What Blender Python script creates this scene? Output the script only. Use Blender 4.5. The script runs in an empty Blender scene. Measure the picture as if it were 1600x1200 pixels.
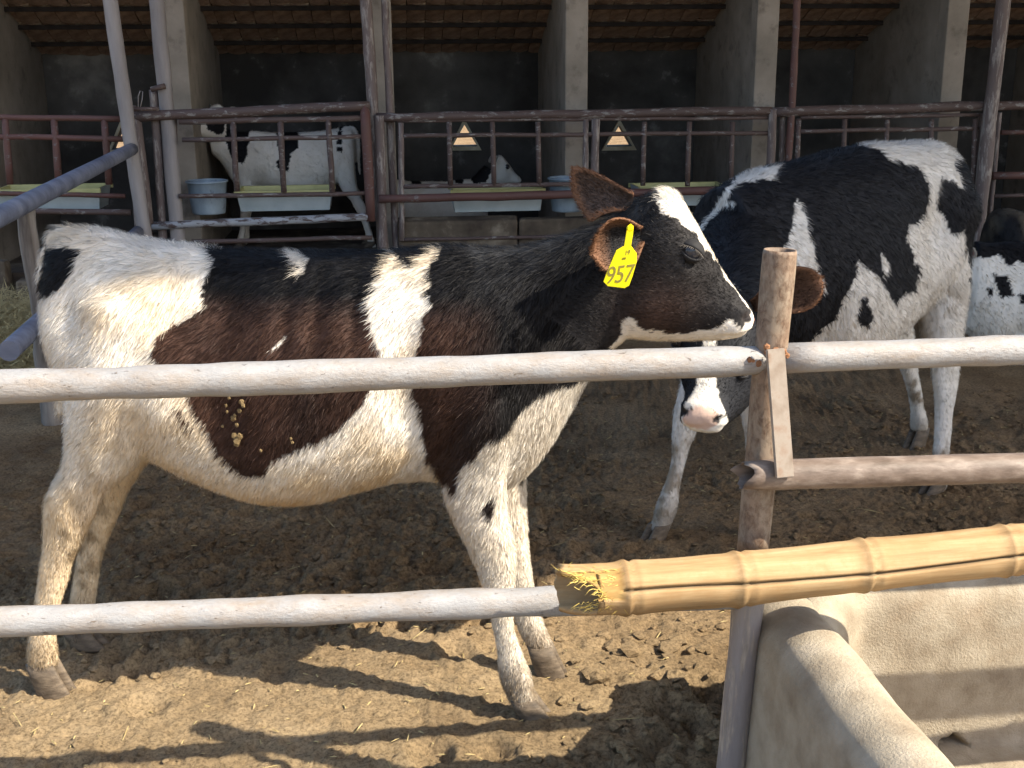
import bpy, bmesh, math, random
import numpy as np
from mathutils import Vector, Matrix
from mathutils.bvhtree import BVHTree

random.seed(7)
RNG = np.random.default_rng(11)
scene = bpy.context.scene
COL = scene.collection
R = math.radians

# ------------------------------------------------------------------ camera
F, CX, CY = 1800.0, 800.0, 600.0
CAM = np.array([0.0, 0.0, 1.37])
MROT = Matrix.Rotation(R(90 - 15.5), 3, 'X') @ Matrix.Rotation(R(-0.5), 3, 'Z')
MR = np.array(MROT)
cam_data = bpy.data.cameras.new('camera')
cam = bpy.data.objects.new('camera', cam_data)
COL.objects.link(cam)
cam.matrix_world = Matrix.Translation(Vector(CAM)) @ MROT.to_4x4()
cam_data.sensor_width = 36
cam_data.lens = 36 * F / 1600
cam_data.clip_start = 0.02
cam_data.clip_end = 500
scene.camera = cam

# ------------------------------------------------------------------ light
SUN_EL = R(43)
SUN_AZ = np.array([0.93, -0.365])
SUN_AZ = SUN_AZ / np.linalg.norm(SUN_AZ)
sun_dir = Vector((SUN_AZ[0] * math.cos(SUN_EL), SUN_AZ[1] * math.cos(SUN_EL), math.sin(SUN_EL)))
world = bpy.data.worlds.new('World')
scene.world = world
world.use_nodes = True
wn = world.node_tree
wn.nodes.clear()
w_out = wn.nodes.new('ShaderNodeOutputWorld')
w_bg = wn.nodes.new('ShaderNodeBackground')
w_sky = wn.nodes.new('ShaderNodeTexSky')
w_sky.sky_type = 'NISHITA'
w_sky.sun_disc = False
w_sky.sun_elevation = SUN_EL
w_sky.sun_rotation = math.atan2(sun_dir.x, sun_dir.y)
w_sky.air_density = 1.0
w_sky.dust_density = 2.0
w_bg.inputs['Strength'].default_value = 0.15
wn.links.new(w_sky.outputs[0], w_bg.inputs['Color'])
wn.links.new(w_bg.outputs[0], w_out.inputs['Surface'])
sun_data = bpy.data.lights.new('sun', 'SUN')
sun_data.energy = 5.0
sun_data.angle = R(0.5)
sun_data.color = (1.0, 0.90, 0.74)
sun = bpy.data.objects.new('sun', sun_data)
COL.objects.link(sun)
sun.rotation_euler = sun_dir.to_track_quat('Z', 'Y').to_euler()
sun.location = (6, -3, 6)
scene.view_settings.view_transform = 'Standard'
scene.view_settings.look = 'None'
scene.view_settings.exposure = 1.12
scene.view_settings.gamma = 1.0
scene.view_settings.use_curve_mapping = False
scene.render.engine = 'CYCLES'
scene.cycles.use_denoising = True
scene.cycles.max_bounces = 6
scene.cycles.diffuse_bounces = 4
scene.cycles.use_adaptive_sampling = True
scene.cycles.adaptive_threshold = 0.01

# ------------------------------------------------------------------ pixel helpers (real distances)
def ray(px, py):
    d = MR @ np.array([(px - CX) / F, -(py - CY) / F, -1.0])
    return d

class Frame:
    """A local frame standing on the ground: x forward, y left, z up."""
    def __init__(self, origin, yaw_deg, scale=1.0):
        self.o = np.array([origin[0], origin[1], origin[2] if len(origin) > 2 else 0.0])
        self.yaw = R(yaw_deg)
        c, s = math.cos(self.yaw), math.sin(self.yaw)
        self.f = np.array([c, s, 0.0])
        self.l = np.array([-s, c, 0.0])
        self.scale = scale
    def pl(self, px, py, t=0.0):
        """pixel -> local point on the plane y = t"""
        d = ray(px, py)
        k = (t - np.dot(CAM - self.o, self.l)) / np.dot(d, self.l)
        p = CAM + d * k - self.o
        return np.array([np.dot(p, self.f), t, p[2]])
    def at_s(self, px, py, s):
        d = ray(px, py)
        k = (s - np.dot(CAM - self.o, self.f)) / np.dot(d, self.f)
        p = CAM + d * k - self.o
        return np.array([s, np.dot(p, self.l), p[2]])
    def world(self, P):
        P = np.atleast_2d(P) * self.scale
        return self.o + P[:, :1] * self.f + P[:, 1:2] * self.l + P[:, 2:3] * np.array([0, 0, 1.0])
    def local(self, W):
        W = np.atleast_2d(W) - self.o
        return np.stack([W @ self.f, W @ self.l, W[:, 2]], 1) / self.scale

def to_px(W):
    q = (np.atleast_2d(W) - CAM) @ MR
    return np.stack([CX + F * q[:, 0] / -q[:, 2], CY - F * q[:, 1] / -q[:, 2]], 1)

def at_y(px, py, Y):
    d = ray(px, py)
    return CAM + d * (Y / d[1])

# ------------------------------------------------------------------ noise
def _hash(ix, iy, iz, seed):
    h = (ix * 374761393 + iy * 668265263 + iz * 2147483647 + seed * 974711) & 0xffffffff
    h = ((h ^ (h >> 13)) * 1274126177) & 0xffffffff
    return ((h ^ (h >> 16)) & 0xffff) / 65535.0
def vnoise(P, seed=0):
    P = np.asarray(P, float)
    i = np.floor(P).astype(np.int64)
    f = P - i
    f = f * f * (3 - 2 * f)
    out = 0
    for dx in (0, 1):
        for dy in (0, 1):
            for dz in (0, 1):
                w = (f[:, 0] if dx else 1 - f[:, 0]) * (f[:, 1] if dy else 1 - f[:, 1]) * (f[:, 2] if dz else 1 - f[:, 2])
                out = out + w * _hash(i[:, 0] + dx, i[:, 1] + dy, i[:, 2] + dz, seed)
    return out
def fbm(P, octaves=3, seed=0):
    P = np.asarray(P, float)
    a, s, t = 1.0, 0.0, 0.0
    for k in range(octaves):
        s = s + a * vnoise(P * (2 ** k), seed + k * 17)
        t += a
        a *= 0.5
    return s / t
def in_poly(pts, poly):
    poly = np.asarray(poly, float)
    x, y = pts[:, 0], pts[:, 1]
    inside = np.zeros(len(pts), bool)
    n = len(poly)
    for i in range(n):
        x1, y1 = poly[i]
        x2, y2 = poly[(i + 1) % n]
        c = ((y1 > y) != (y2 > y))
        with np.errstate(divide='ignore', invalid='ignore'):
            xi = (x2 - x1) * (y - y1) / (y2 - y1 if y2 != y1 else 1e-9) + x1
        inside ^= c & (x < xi)
    return inside

# ------------------------------------------------------------------ materials
def mat_new(name):
    m = bpy.data.materials.new(name)
    m.use_nodes = True
    nt = m.node_tree
    b = nt.nodes['Principled BSDF']
    return m, nt, b
def tex_coord(nt, scale=(1, 1, 1), space='Object'):
    tc = nt.nodes.new('ShaderNodeTexCoord')
    mp = nt.nodes.new('ShaderNodeMapping')
    mp.inputs['Scale'].default_value = scale
    nt.links.new(tc.outputs[space], mp.inputs['Vector'])
    return mp.outputs[0]
def noise(nt, vec, scale, detail=6, rough=0.6, dist=0.0):
    n = nt.nodes.new('ShaderNodeTexNoise')
    n.inputs['Scale'].default_value = scale
    n.inputs['Detail'].default_value = detail
    n.inputs['Roughness'].default_value = rough
    n.inputs['Distortion'].default_value = dist
    nt.links.new(vec, n.inputs['Vector'])
    return n.outputs['Fac']
def ramp(nt, fac, stops):
    r = nt.nodes.new('ShaderNodeValToRGB')
    el = r.color_ramp.elements
    while len(el) < len(stops):
        el.new(0.5)
    for e, (p, c) in zip(el, stops):
        e.position = p
        e.color = (c[0], c[1], c[2], 1) if not isinstance(c, (int, float)) else (c, c, c, 1)
    nt.links.new(fac, r.inputs[0])
    return r.outputs[0]
def mix(nt, fac, a, b, kind='MIX'):
    m = nt.nodes.new('ShaderNodeMix')
    m.data_type = 'RGBA'
    m.blend_type = kind
    for s, v in ((m.inputs[0], fac), (m.inputs[6], a), (m.inputs[7], b)):
        if hasattr(v, 'is_output'):
            nt.links.new(v, s)
        elif isinstance(v, (int, float)):
            s.default_value = v
        else:
            s.default_value = (v[0], v[1], v[2], 1)
    return m.outputs[2]
def bump(nt, b, h, strength=0.5, dist=0.01):
    n = nt.nodes.new('ShaderNodeBump')
    n.inputs['Strength'].default_value = strength
    n.inputs['Distance'].default_value = dist
    nt.links.new(h, n.inputs['Height'])
    nt.links.new(n.outputs[0], b.inputs['Normal'])

def mat_noise(name, stops, scale, rough=0.8, bscale=None, bstr=0.4, bdist=0.004, stretch=(1, 1, 1), metal=0.0, detail=8, spec=0.3, second=None):
    m, nt, b = mat_new(name)
    v = tex_coord(nt, stretch)
    c = ramp(nt, noise(nt, v, scale, detail), stops)
    if second:
        sc, lo, hi, col = second
        c = mix(nt, ramp(nt, noise(nt, v, sc, 8, 0.65), [(lo, 0.0), (hi, 1.0)]), c, col)
    nt.links.new(c, b.inputs['Base Color'])
    b.inputs['Roughness'].default_value = rough
    b.inputs['Metallic'].default_value = metal
    b.inputs['Specular IOR Level'].default_value = spec
    bump(nt, b, noise(nt, v, bscale or scale * 3, 8, 0.65), bstr, bdist)
    return m

def mat_paint(name, paint, rust, lo, hi, scale=14, stretch=(1, 1, 1), rough=0.5, dirt=(0.35, 0.27, 0.18), dirt_amt=0.45, bstr=0.5):
    """chipped paint over rust"""
    m, nt, b = mat_new(name)
    v = tex_coord(nt, stretch)
    n1 = noise(nt, v, scale, 10, 0.7, 0.3)
    chips = ramp(nt, n1, [(lo, 0.0), (hi, 1.0)])
    pc = ramp(nt, noise(nt, v, scale * 0.35, 6), [(0.3, tuple(x * 0.8 for x in paint)), (0.7, paint)])
    dm = ramp(nt, noise(nt, v, scale * 0.22, 12, 0.75), [(0.42, 0.0), (0.72, dirt_amt)])
    pc = mix(nt, dm, pc, dirt)
    rc = ramp(nt, noise(nt, v, scale * 4, 8), [(0.3, tuple(x * 0.5 for x in rust)), (0.7, rust)])
    nt.links.new(mix(nt, chips, pc, rc), b.inputs['Base Color'])
    b.inputs['Roughness'].default_value = rough
    b.inputs['Specular IOR Level'].default_value = 0.35
    h = mix(nt, 0.25, noise(nt, v, scale * 1.6, 8, 0.7), chips)
    bump(nt, b, h, bstr, 0.003)
    return m

M = {}
M['white_pipe'] = mat_paint('white_pipe_paint', (0.32, 0.32, 0.325), (0.20, 0.155, 0.12), 0.62, 0.68, 120, rough=0.45, dirt=(0.24, 0.18, 0.125), dirt_amt=0.8, bstr=0.9, stretch=(0.45, 1, 1))
M['post_paint'] = mat_paint('rusty_cream_paint', (0.27, 0.215, 0.16), (0.14, 0.085, 0.055), 0.44, 0.64, 70, stretch=(1, 1, 0.6), rough=0.6, dirt=(0.24, 0.14, 0.085), dirt_amt=0.9)
M['post_low'] = mat_paint('grey_worn_paint', (0.30, 0.27, 0.26), (0.42, 0.36, 0.30), 0.52, 0.60, 45, stretch=(1, 1, 0.15), rough=0.55, dirt=(0.16, 0.12, 0.10), dirt_amt=0.8)
M['rust_pipe'] = mat_noise('rusted_steel', [(0.3, (0.09, 0.065, 0.05)), (0.52, (0.17, 0.13, 0.105)), (0.72, (0.29, 0.24, 0.20))], 46, rough=0.5, bscale=160, bstr=0.3, stretch=(0.4, 1, 1))
M['flat_bar'] = mat_noise('bare_steel_bar', [(0.3, (0.20, 0.15, 0.11)), (0.55, (0.29, 0.245, 0.20)), (0.75, (0.22, 0.13, 0.08))], 30, rough=0.5, bscale=80, bstr=0.2, bdist=0.001)
M['weld'] = mat_noise('weld_rust', [(0.3, (0.12, 0.05, 0.025)), (0.7, (0.35, 0.17, 0.08))], 60, rough=0.8, bstr=0.8)
M['old_rail'] = mat_paint('flaking_brown_paint', (0.105, 0.07, 0.062), (0.30, 0.27, 0.25), 0.55, 0.60, 34, stretch=(0.35, 1, 1), rough=0.6, dirt=(0.08, 0.055, 0.045), dirt_amt=0.5)
M['old_rail_red'] = mat_paint('flaking_red_paint', (0.13, 0.06, 0.05), (0.22, 0.19, 0.18), 0.58, 0.63, 34, stretch=(0.35, 1, 1), rough=0.6, dirt=(0.09, 0.06, 0.05), dirt_amt=0.5)
M['old_post'] = mat_paint('peeling_post_paint', (0.17, 0.13, 0.12), (0.36, 0.31, 0.28), 0.50, 0.56, 34, stretch=(1, 1, 0.18), rough=0.65, dirt=(0.09, 0.06, 0.05), dirt_amt=0.6)
M['grey_pole'] = mat_noise('weathered_grey_pole', [(0.3, (0.17, 0.15, 0.145)), (0.7, (0.33, 0.30, 0.29))], 8, rough=0.55, stretch=(1, 1, 0.2), bscale=40)
M['blue_grey'] = mat_noise('blue_grey_pipe', [(0.3, (0.085, 0.09, 0.12)), (0.55, (0.19, 0.20, 0.25)), (0.8, (0.30, 0.30, 0.34))], 9, rough=0.5, stretch=(0.3, 1, 1), bscale=40)
M['pale_rail'] = mat_paint('pale_flaking_rail', (0.38, 0.40, 0.44), (0.12, 0.085, 0.075), 0.50, 0.56, 34, stretch=(0.3, 1, 1), rough=0.6)
M['wood_post'] = mat_noise('grey_timber', [(0.3, (0.07, 0.055, 0.045)), (0.5, (0.19, 0.16, 0.135)), (0.7, (0.30, 0.26, 0.22))], 22, rough=0.85, stretch=(1, 1, 0.12), bscale=50)
M['pilaster'] = mat_noise('buff_plaster', [(0.3, (0.21, 0.18, 0.145)), (0.7, (0.34, 0.29, 0.24))], 4, rough=0.9, bscale=30, bstr=0.25, second=(7, 0.55, 0.8, (0.10, 0.08, 0.065)))
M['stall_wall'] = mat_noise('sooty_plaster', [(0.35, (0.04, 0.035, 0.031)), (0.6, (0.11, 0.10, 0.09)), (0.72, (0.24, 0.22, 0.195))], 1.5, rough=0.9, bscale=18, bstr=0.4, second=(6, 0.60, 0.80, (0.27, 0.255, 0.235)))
M['tile'] = mat_noise('clay_tile', [(0.3, (0.17, 0.11, 0.085)), (0.5, (0.33, 0.225, 0.17)), (0.7, (0.50, 0.37, 0.28))], 11.0, rough=0.85, bscale=35, bstr=0.5, second=(2.6, 0.60, 0.68, (0.60, 0.52, 0.38)))
M['batten'] = mat_noise('dark_batten', [(0.3, (0.015, 0.011, 0.009)), (0.7, (0.04, 0.03, 0.025))], 10, rough=0.9)
M['kerb'] = mat_noise('dirty_kerb_concrete', [(0.35, (0.05, 0.036, 0.026)), (0.55, (0.11, 0.085, 0.06)), (0.72, (0.28, 0.23, 0.17))], 5, rough=0.95, bscale=20)
M['vent'] = mat_noise('pale_vent_trim', [(0.3, (0.45, 0.38, 0.26)), (0.7, (0.78, 0.70, 0.52))], 9, rough=0.8)
M['tray_white'] = mat_noise('white_plastic', [(0.3, (0.36, 0.42, 0.44)), (0.7, (0.52, 0.58, 0.60))], 6, rough=0.45, bstr=0.1)
M['tray_yellow'] = mat_noise('yellow_plastic', [(0.3, (0.42, 0.38, 0.15)), (0.7, (0.58, 0.53, 0.24))], 8, rough=0.5, bstr=0.1)
M['bucket'] = mat_noise('blue_grey_enamel', [(0.35, (0.17, 0.22, 0.27)), (0.7, (0.36, 0.43, 0.49))], 7, rough=0.4, stretch=(1, 1, 0.5), bstr=0.1, second=(12, 0.6, 0.72, (0.10, 0.10, 0.11)))
M['concrete'] = mat_noise('trough_concrete', [(0.3, (0.24, 0.195, 0.14)), (0.52, (0.35, 0.30, 0.225)), (0.75, (0.43, 0.375, 0.295))], 14.0, rough=0.9, bscale=190, bstr=0.8, bdist=0.004, second=(5, 0.52, 0.75, (0.27, 0.20, 0.13)))
M['bamboo'] = None
M['roof_sheet'] = mat_noise('weathered_roof_sheet', [(0.3, (0.08, 0.07, 0.065)), (0.7, (0.14, 0.12, 0.11))], 2, rough=0.7)
M['hoof'] = mat_noise('hoof_horn', [(0.3, (0.05, 0.037, 0.026)), (0.7, (0.17, 0.13, 0.09))], 30, rough=0.6, bscale=80, stretch=(1, 1, 3))
M['tag'] = mat_noise('yellow_tag_plastic', [(0.3, (0.80, 0.66, 0.0)), (0.7, (0.86, 0.74, 0.005))], 20, rough=0.4, bstr=0.05)
M['tag_ink'] = mat_noise('tag_ink', [(0.3, (0.16, 0.13, 0.03)), (0.7, (0.30, 0.24, 0.04))], 200, rough=0.6, bstr=0.0)
M['straw'] = mat_noise('straw', [(0.3, (0.30, 0.22, 0.09)), (0.7, (0.52, 0.42, 0.20))], 20, rough=0.8)
M['dung'] = mat_noise('dried_dung', [(0.3, (0.12, 0.08, 0.035)), (0.7, (0.27, 0.19, 0.09))], 90, rough=0.9)

def mat_eye():
    m, nt, b = mat_new('eye_cornea')
    b.inputs['Base Color'].default_value = (0.035, 0.036, 0.045, 1)
    b.inputs['Roughness'].default_value = 0.08
    return m
M['eye'] = mat_eye()
def mat_attr(name, rough, spec=0.25, bsc=None, bstr=0.4, bdist=0.003):
    m, nt, b = mat_new(name)
    a = nt.nodes.new('ShaderNodeAttribute')
    a.attribute_name = 'col'
    nt.links.new(a.outputs['Color'], b.inputs['Base Color'])
    b.inputs['Roughness'].default_value = rough
    b.inputs['Specular IOR Level'].default_value = spec
    if bsc:
        v = tex_coord(nt)
        bump(nt, b, noise(nt, v, bsc, 8, 0.65), bstr, bdist)
    return m
M['hide'] = mat_attr('calf_hide', 0.7, 0.2, 90)
M['fur'] = mat_attr('calf_fur', 0.5, 0.16)
def fur_translucent(m, f):
    nt = m.node_tree
    b = nt.nodes['Principled BSDF']; out = nt.nodes['Material Output']
    a = [n for n in nt.nodes if n.type == 'ATTRIBUTE'][0]
    t = nt.nodes.new('ShaderNodeBsdfTranslucent'); mx = nt.nodes.new('ShaderNodeMixShader')
    nt.links.new(a.outputs['Color'], t.inputs['Color'])
    mx.inputs[0].default_value = f
    nt.links.new(b.outputs[0], mx.inputs[1]); nt.links.new(t.outputs[0], mx.inputs[2]); nt.links.new(mx.outputs[0], out.inputs['Surface'])
fur_translucent(M['fur'], .32)
M['skin'] = mat_attr('calf_ear_skin', 0.7, 0.2, 120)

# ------------------------------------------------------------------ object helpers
def tag(o, label=None, cat=None, group=None, kind=None):
    for k, v in (('label', label), ('category', cat), ('group', group), ('kind', kind)):
        if v:
            o[k] = v
    return o
def empty(name, loc=(0, 0, 0), yaw=0.0, scale=1.0):
    o = bpy.data.objects.new(name, None)
    o.empty_display_size = 0.1
    COL.objects.link(o)
    o.location = loc
    o.rotation_euler = (0, 0, yaw)
    o.scale = (scale,) * 3
    return o
def add(name, me, mat=None, parent=None):
    o = bpy.data.objects.new(name, me)
    COL.objects.link(o)
    if mat is not None and not me.materials:
        me.materials.append(mat)
    if parent is not None:
        o.parent = parent
    return o
def mesh_pd(name, verts, faces, smooth=False):
    me = bpy.data.meshes.new(name)
    me.from_pydata([tuple(map(float, v)) for v in verts], [], faces)
    me.update()
    bm = bmesh.new()
    bm.from_mesh(me)
    bmesh.ops.recalc_face_normals(bm, faces=bm.faces)
    bm.to_mesh(me)
    bm.free()
    if smooth:
        me.polygons.foreach_set('use_smooth', [True] * len(me.polygons))
    return me
def box_me(name, c, d, bevel=0.0, jitter=0.0):
    bm = bmesh.new()
    bmesh.ops.create_cube(bm, size=1)
    for v in bm.verts:
        v.co = Vector((c[0] + v.co.x * d[0], c[1] + v.co.y * d[1], c[2] + v.co.z * d[2]))
        if jitter:
            v.co += Vector([random.uniform(-jitter, jitter) for _ in range(3)])
    if bevel:
        bmesh.ops.bevel(bm, geom=bm.edges[:] + bm.verts[:], offset=bevel, segments=2, affect='EDGES', profile=0.6)
    me = bpy.data.meshes.new(name)
    bm.to_mesh(me)
    bm.free()
    return me
def ring_loft(rings, closed_ends=True):
    """rings: list of n x 3 arrays with the same n"""
    n = len(rings[0])
    V = [tuple(p) for r in rings for p in r]
    Fc = []
    for i in range(len(rings) - 1):
        for j in range(n):
            a, b = i * n + j, i * n + (j + 1) % n
            Fc.append((a, b, b + n, a + n))
    if closed_ends:
        for i in (0, len(rings) - 1):
            V.append(tuple(np.mean(rings[i], axis=0)))
            c = len(V) - 1
            for j in range(n):
                a, b = i * n + j, i * n + (j + 1) % n
                Fc.append((b, a, c) if i == 0 else (a, b, c))
    return V, Fc
def tube(name, pts, rad, mat, parent=None, n=12, wob=0.0, seed=0, sub=0, hollow=False):
    """round bar through pts (world or local); rad one value or one per point"""
    pts = np.array(pts, float)
    rad = np.full(len(pts), rad) if np.isscalar(rad) else np.array(rad, float)
    if sub:
        k = np.linspace(0, len(pts) - 1, (len(pts) - 1) * sub + 1)
        idx = np.arange(len(pts))
        pts = np.stack([np.interp(k, idx, pts[:, j]) for j in range(3)], 1)
        rad = np.interp(k, idx, rad)
    if wob:
        nz = np.stack([fbm(pts * 4 + j * 31.7, 3, seed + j) - 0.5 for j in range(3)], 1)
        pts = pts + nz * wob * 2
        rad = rad * (1 + (fbm(pts * 15, 2, seed + 9) - 0.5) * 0.25)
    tang = np.gradient(pts, axis=0)
    tang /= np.linalg.norm(tang, axis=1)[:, None]
    up = np.array([0, 0, 1.0]) if abs(tang[0][2]) < 0.8 else np.array([1.0, 0, 0])
    rings = []
    th = np.linspace(0, 2 * math.pi, n, endpoint=False)
    for p, t, r in zip(pts, tang, rad):
        a = np.cross(t, up); a /= np.linalg.norm(a)
        b = np.cross(a, t)
        rings.append(p + r * (np.cos(th)[:, None] * a + np.sin(th)[:, None] * b))
    V, Fc = ring_loft(rings, not hollow)
    me = mesh_pd(name, V, Fc, True)
    if not hollow:
        me.polygons.foreach_set('use_smooth', [len(p.vertices) == 4 for p in me.polygons])
    return add(name, me, mat, parent)

# ------------------------------------------------------------------ ground
def build_ground():
    def axis(lo, hi, step, out_lo, out_hi):
        core = np.arange(lo, hi, step)
        g = [core]
        a, s = lo, step
        left = []
        while a > out_lo:
            s *= 1.07; a -= s; left.append(a)
        b, s = core[-1], step
        right = []
        while b < out_hi:
            s *= 1.045; b += s; right.append(b)
        return np.concatenate([left[::-1], core, right])
    xs = axis(-1.5, 1.6, 0.0085, -90, 90)
    ys = axis(1.35, 3.7, 0.0085, -80, 140)
    X, Y = np.meshgrid(xs, ys)
    P = np.stack([X.ravel(), Y.ravel(), np.zeros(X.size)], 1)
    big = (fbm(P * 1.6, 3, 3) - 0.5) * 0.045
    tramp = fbm(P * 9, 3, 5)
    tramp = -np.clip(0.47 - tramp, 0, 1) * 0.17 * np.clip(1.35 - (P[:, 1] - 2.2) * 0.9, .35, 1)
    rough = (fbm(P * 26, 3, 8) - 0.5)
    mask = np.clip((fbm(P * 2.2, 2, 21) - 0.38) * 5, 0.22, 1)
    fine = (fbm(P * 70, 2, 12) - 0.5)
    near = np.clip((P[:, 1] - 0.3) / 0.6, 0, 1) * np.clip((6 - P[:, 1]) / 1.5, 0, 1)
    z = (big + (tramp * mask + rough * 0.055 * mask * np.clip(1.3 - (P[:, 1] - 2.2) * 0.8, .45, 1) + fine * 0.026 * (.45 + mask)) * near) 
    hr = np.random.default_rng(19)
    for k in range(170):                    # hoof prints
        hx, hy, ha = hr.uniform(-1.6, 1.9), 1.7 + 2.6 * hr.random() ** 1.2, hr.uniform(0, 3.14)
        near_k = np.abs(P[:, 0] - hx) + np.abs(P[:, 1] - hy) < .16
        dx, dy = P[near_k, 0] - hx, P[near_k, 1] - hy
        a_, b_ = dx * math.cos(ha) + dy * math.sin(ha), -dx * math.sin(ha) + dy * math.cos(ha)
        q = np.sqrt((a_ / .048) ** 2 + (b_ / .036) ** 2)
        dep = hr.uniform(.006, .02)
        z[near_k] += -dep * np.exp(-q ** 4) * (1 - .5 * np.exp(-(b_ / .007) ** 2)) + dep * .5 * np.exp(-((q - 1.45) / .35) ** 2)
    far = np.clip(1 - (np.hypot(P[:, 0], P[:, 1] - 3) - 6) / 4, 0, 1)
    z *= far
    P[:, 2] = z - 0.005
    nx, ny = len(xs), len(ys)
    idx = np.arange(nx * ny).reshape(ny, nx)
    Q = np.stack([idx[:-1, :-1], idx[:-1, 1:], idx[1:, 1:], idx[1:, :-1]], -1).reshape(-1, 4)
    me = bpy.data.meshes.new('ground')
    me.vertices.add(len(P)); me.vertices.foreach_set('co', P.astype(np.float32).ravel())
    me.loops.add(Q.size); me.loops.foreach_set('vertex_index', Q.astype(np.int32).ravel())
    me.polygons.add(len(Q)); me.polygons.foreach_set('loop_start', np.arange(0, Q.size, 4, dtype=np.int32))
    me.update(calc_edges=True)
    me.polygons.foreach_set('use_smooth', [True] * len(Q))
    m, nt, b = mat_new('trampled_dung_soil')
    v = tex_coord(nt)
    c = ramp(nt, noise(nt, v, 2.6, 10, 0.7), [(0.30, (0.25, 0.18, 0.105)), (0.50, (0.38, 0.285, 0.17)), (0.70, (0.50, 0.385, 0.24))])
    c2 = ramp(nt, noise(nt, v, 110, 8, 0.75), [(0.33, (0.30, 0.28, 0.26)), (0.52, (0.95, 0.93, 0.9)), (0.72, (1.35, 1.3, 1.2))])
    c = mix(nt, 1.0, c, c2, 'MULTIPLY')
    # darker, blotchy brown deeper in the yard
    sep = nt.nodes.new('ShaderNodeSeparateXYZ'); nt.links.new(v, sep.inputs[0])
    depth_tint = nt.nodes.new('ShaderNodeMapRange')
    depth_tint.inputs['From Min'].default_value = 2.3; depth_tint.inputs['From Max'].default_value = 3.0
    nt.links.new(sep.outputs['Y'], depth_tint.inputs['Value'])
    wn_ = nt.nodes.new('ShaderNodeMath'); wn_.operation = 'MULTIPLY'
    nt.links.new(depth_tint.outputs[0], wn_.inputs[0])
    nt.links.new(ramp(nt, noise(nt, v, 3.5, 6), [(0.3, 0.5), (0.6, 1.0)]), wn_.inputs[1])
    c = mix(nt, wn_.outputs[0], c, mix(nt, 1.0, c, (0.64, 0.57, 0.52), 'MULTIPLY'))
    nt.links.new(c, b.inputs['Base Color'])
    b.inputs['Roughness'].default_value = 0.95
    b.inputs['Specular IOR Level'].default_value = 0.15
    bump(nt, b, noise(nt, v, 130, 10, 0.8), 1.0, 0.012)
    o = add('ground', me, m)
    tag(o, kind='structure')
    return BVHTree.FromPolygons([Vector(p) for p in P[:: 1].tolist()], Q.tolist()) , m
GBVH, M['soil'] = build_ground()
def gz(x, y):
    h = GBVH.ray_cast(Vector((x, y, 2)), Vector((0, 0, -1)))
    return h[0].z if h[0] else 0.0

def build_scatter():
    # clods of soil and dung
    ico = bmesh.new(); bmesh.ops.create_icosphere(ico, subdivisions=1, radius=1)
    bv = np.array([v.co[:] for v in ico.verts]); bf = np.array([[v.index for v in f.verts] for f in ico.faces]); ico.free()
    Vs, Fs, off = [], [], 0
    rng = np.random.default_rng(5)
    for k in range(15000):
        x = rng.uniform(-1.6, 2.2); y = 1.5 + 3.3 * rng.random() ** 1.3
        if k < 14950 and fbm(np.array([[x * 2.2, y * 2.2, 0]]), 2, 21)[0] < rng.uniform(0.3, 0.55):
            continue
        r = 0.004 + 0.012 * rng.random() ** 3 + (0.02 * rng.random() if rng.random() < 0.012 else 0)
        if k > 14950:
            x, y, r = rng.uniform(.1, .55), rng.uniform(2.02, 2.6), rng.uniform(.014, .03)
        s = np.array([1, rng.uniform(.6, 1.2), rng.uniform(.25, .6)])
        a = rng.uniform(0, 6.28)
        rot = np.array([[math.cos(a), -math.sin(a), 0], [math.sin(a), math.cos(a), 0], [0, 0, 1]])
        p = (bv * (1 + rng.uniform(-.3, .3, (len(bv), 1)))) * s * r @ rot.T + np.array([x, y, gz(x, y) + r * 0.2])
        Vs.append(p); Fs.append(bf + off); off += len(bv)
    me = mesh_pd('soil_clods', np.concatenate(Vs), [tuple(map(int, f)) for f in np.concatenate(Fs)])
    o = add('soil_clods', me, M['soil'])
    tag(o, 'small clods of dry soil and dung strewn over the yard', 'soil', kind='stuff')
    # chopped straw
    V, Fc = [], []
    for k in range(1700):
        x = rng.uniform(-1.7, 2.2); y = 1.5 + 3.0 * rng.random() ** 1.2
        L = rng.uniform(0.006, 0.02) if rng.random() < 0.97 else rng.uniform(0.03, 0.07)
        a = rng.uniform(0, 6.28); w = rng.uniform(0.0007, 0.0015)
        z = gz(x, y) + 0.004
        d = np.array([math.cos(a), math.sin(a), rng.uniform(-.12, .3)]) * L
        sd = np.array([-math.sin(a), math.cos(a), 0]) * w
        p = np.array([x, y, z]); i = len(V)
        V += [p - sd, p + sd, p + d + sd, p + d - sd, p + d * .5 + np.array([0, 0, w * 1.5]), ]
        Fc += [(i, i + 1, i + 4), (i + 1, i + 2, i + 4), (i + 2, i + 3, i + 4), (i + 3, i, i + 4)]
    o = add('chopped_straw', mesh_pd('chopped_straw', V, Fc), M['straw'])
    tag(o, 'scattered bits of chopped straw on the yard soil', 'straw', kind='stuff')
build_scatter()

# ------------------------------------------------------------------ the calf shed
SH = Frame((0, 0), 0)
SH_YAW = R(5.8)
class ShedFrame(Frame):
    pass
SH = ShedFrame((0, 0), 5.8)           # x = along the shed (right), y = into the shed
def sh(px, py, v):
    return SH.pl(px, py, v)            # (u, v, z)
VF, VP, VB = 7.2, 7.6, 9.1             # rail line, pier fronts, back wall
FLOOR = 0.15

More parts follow.
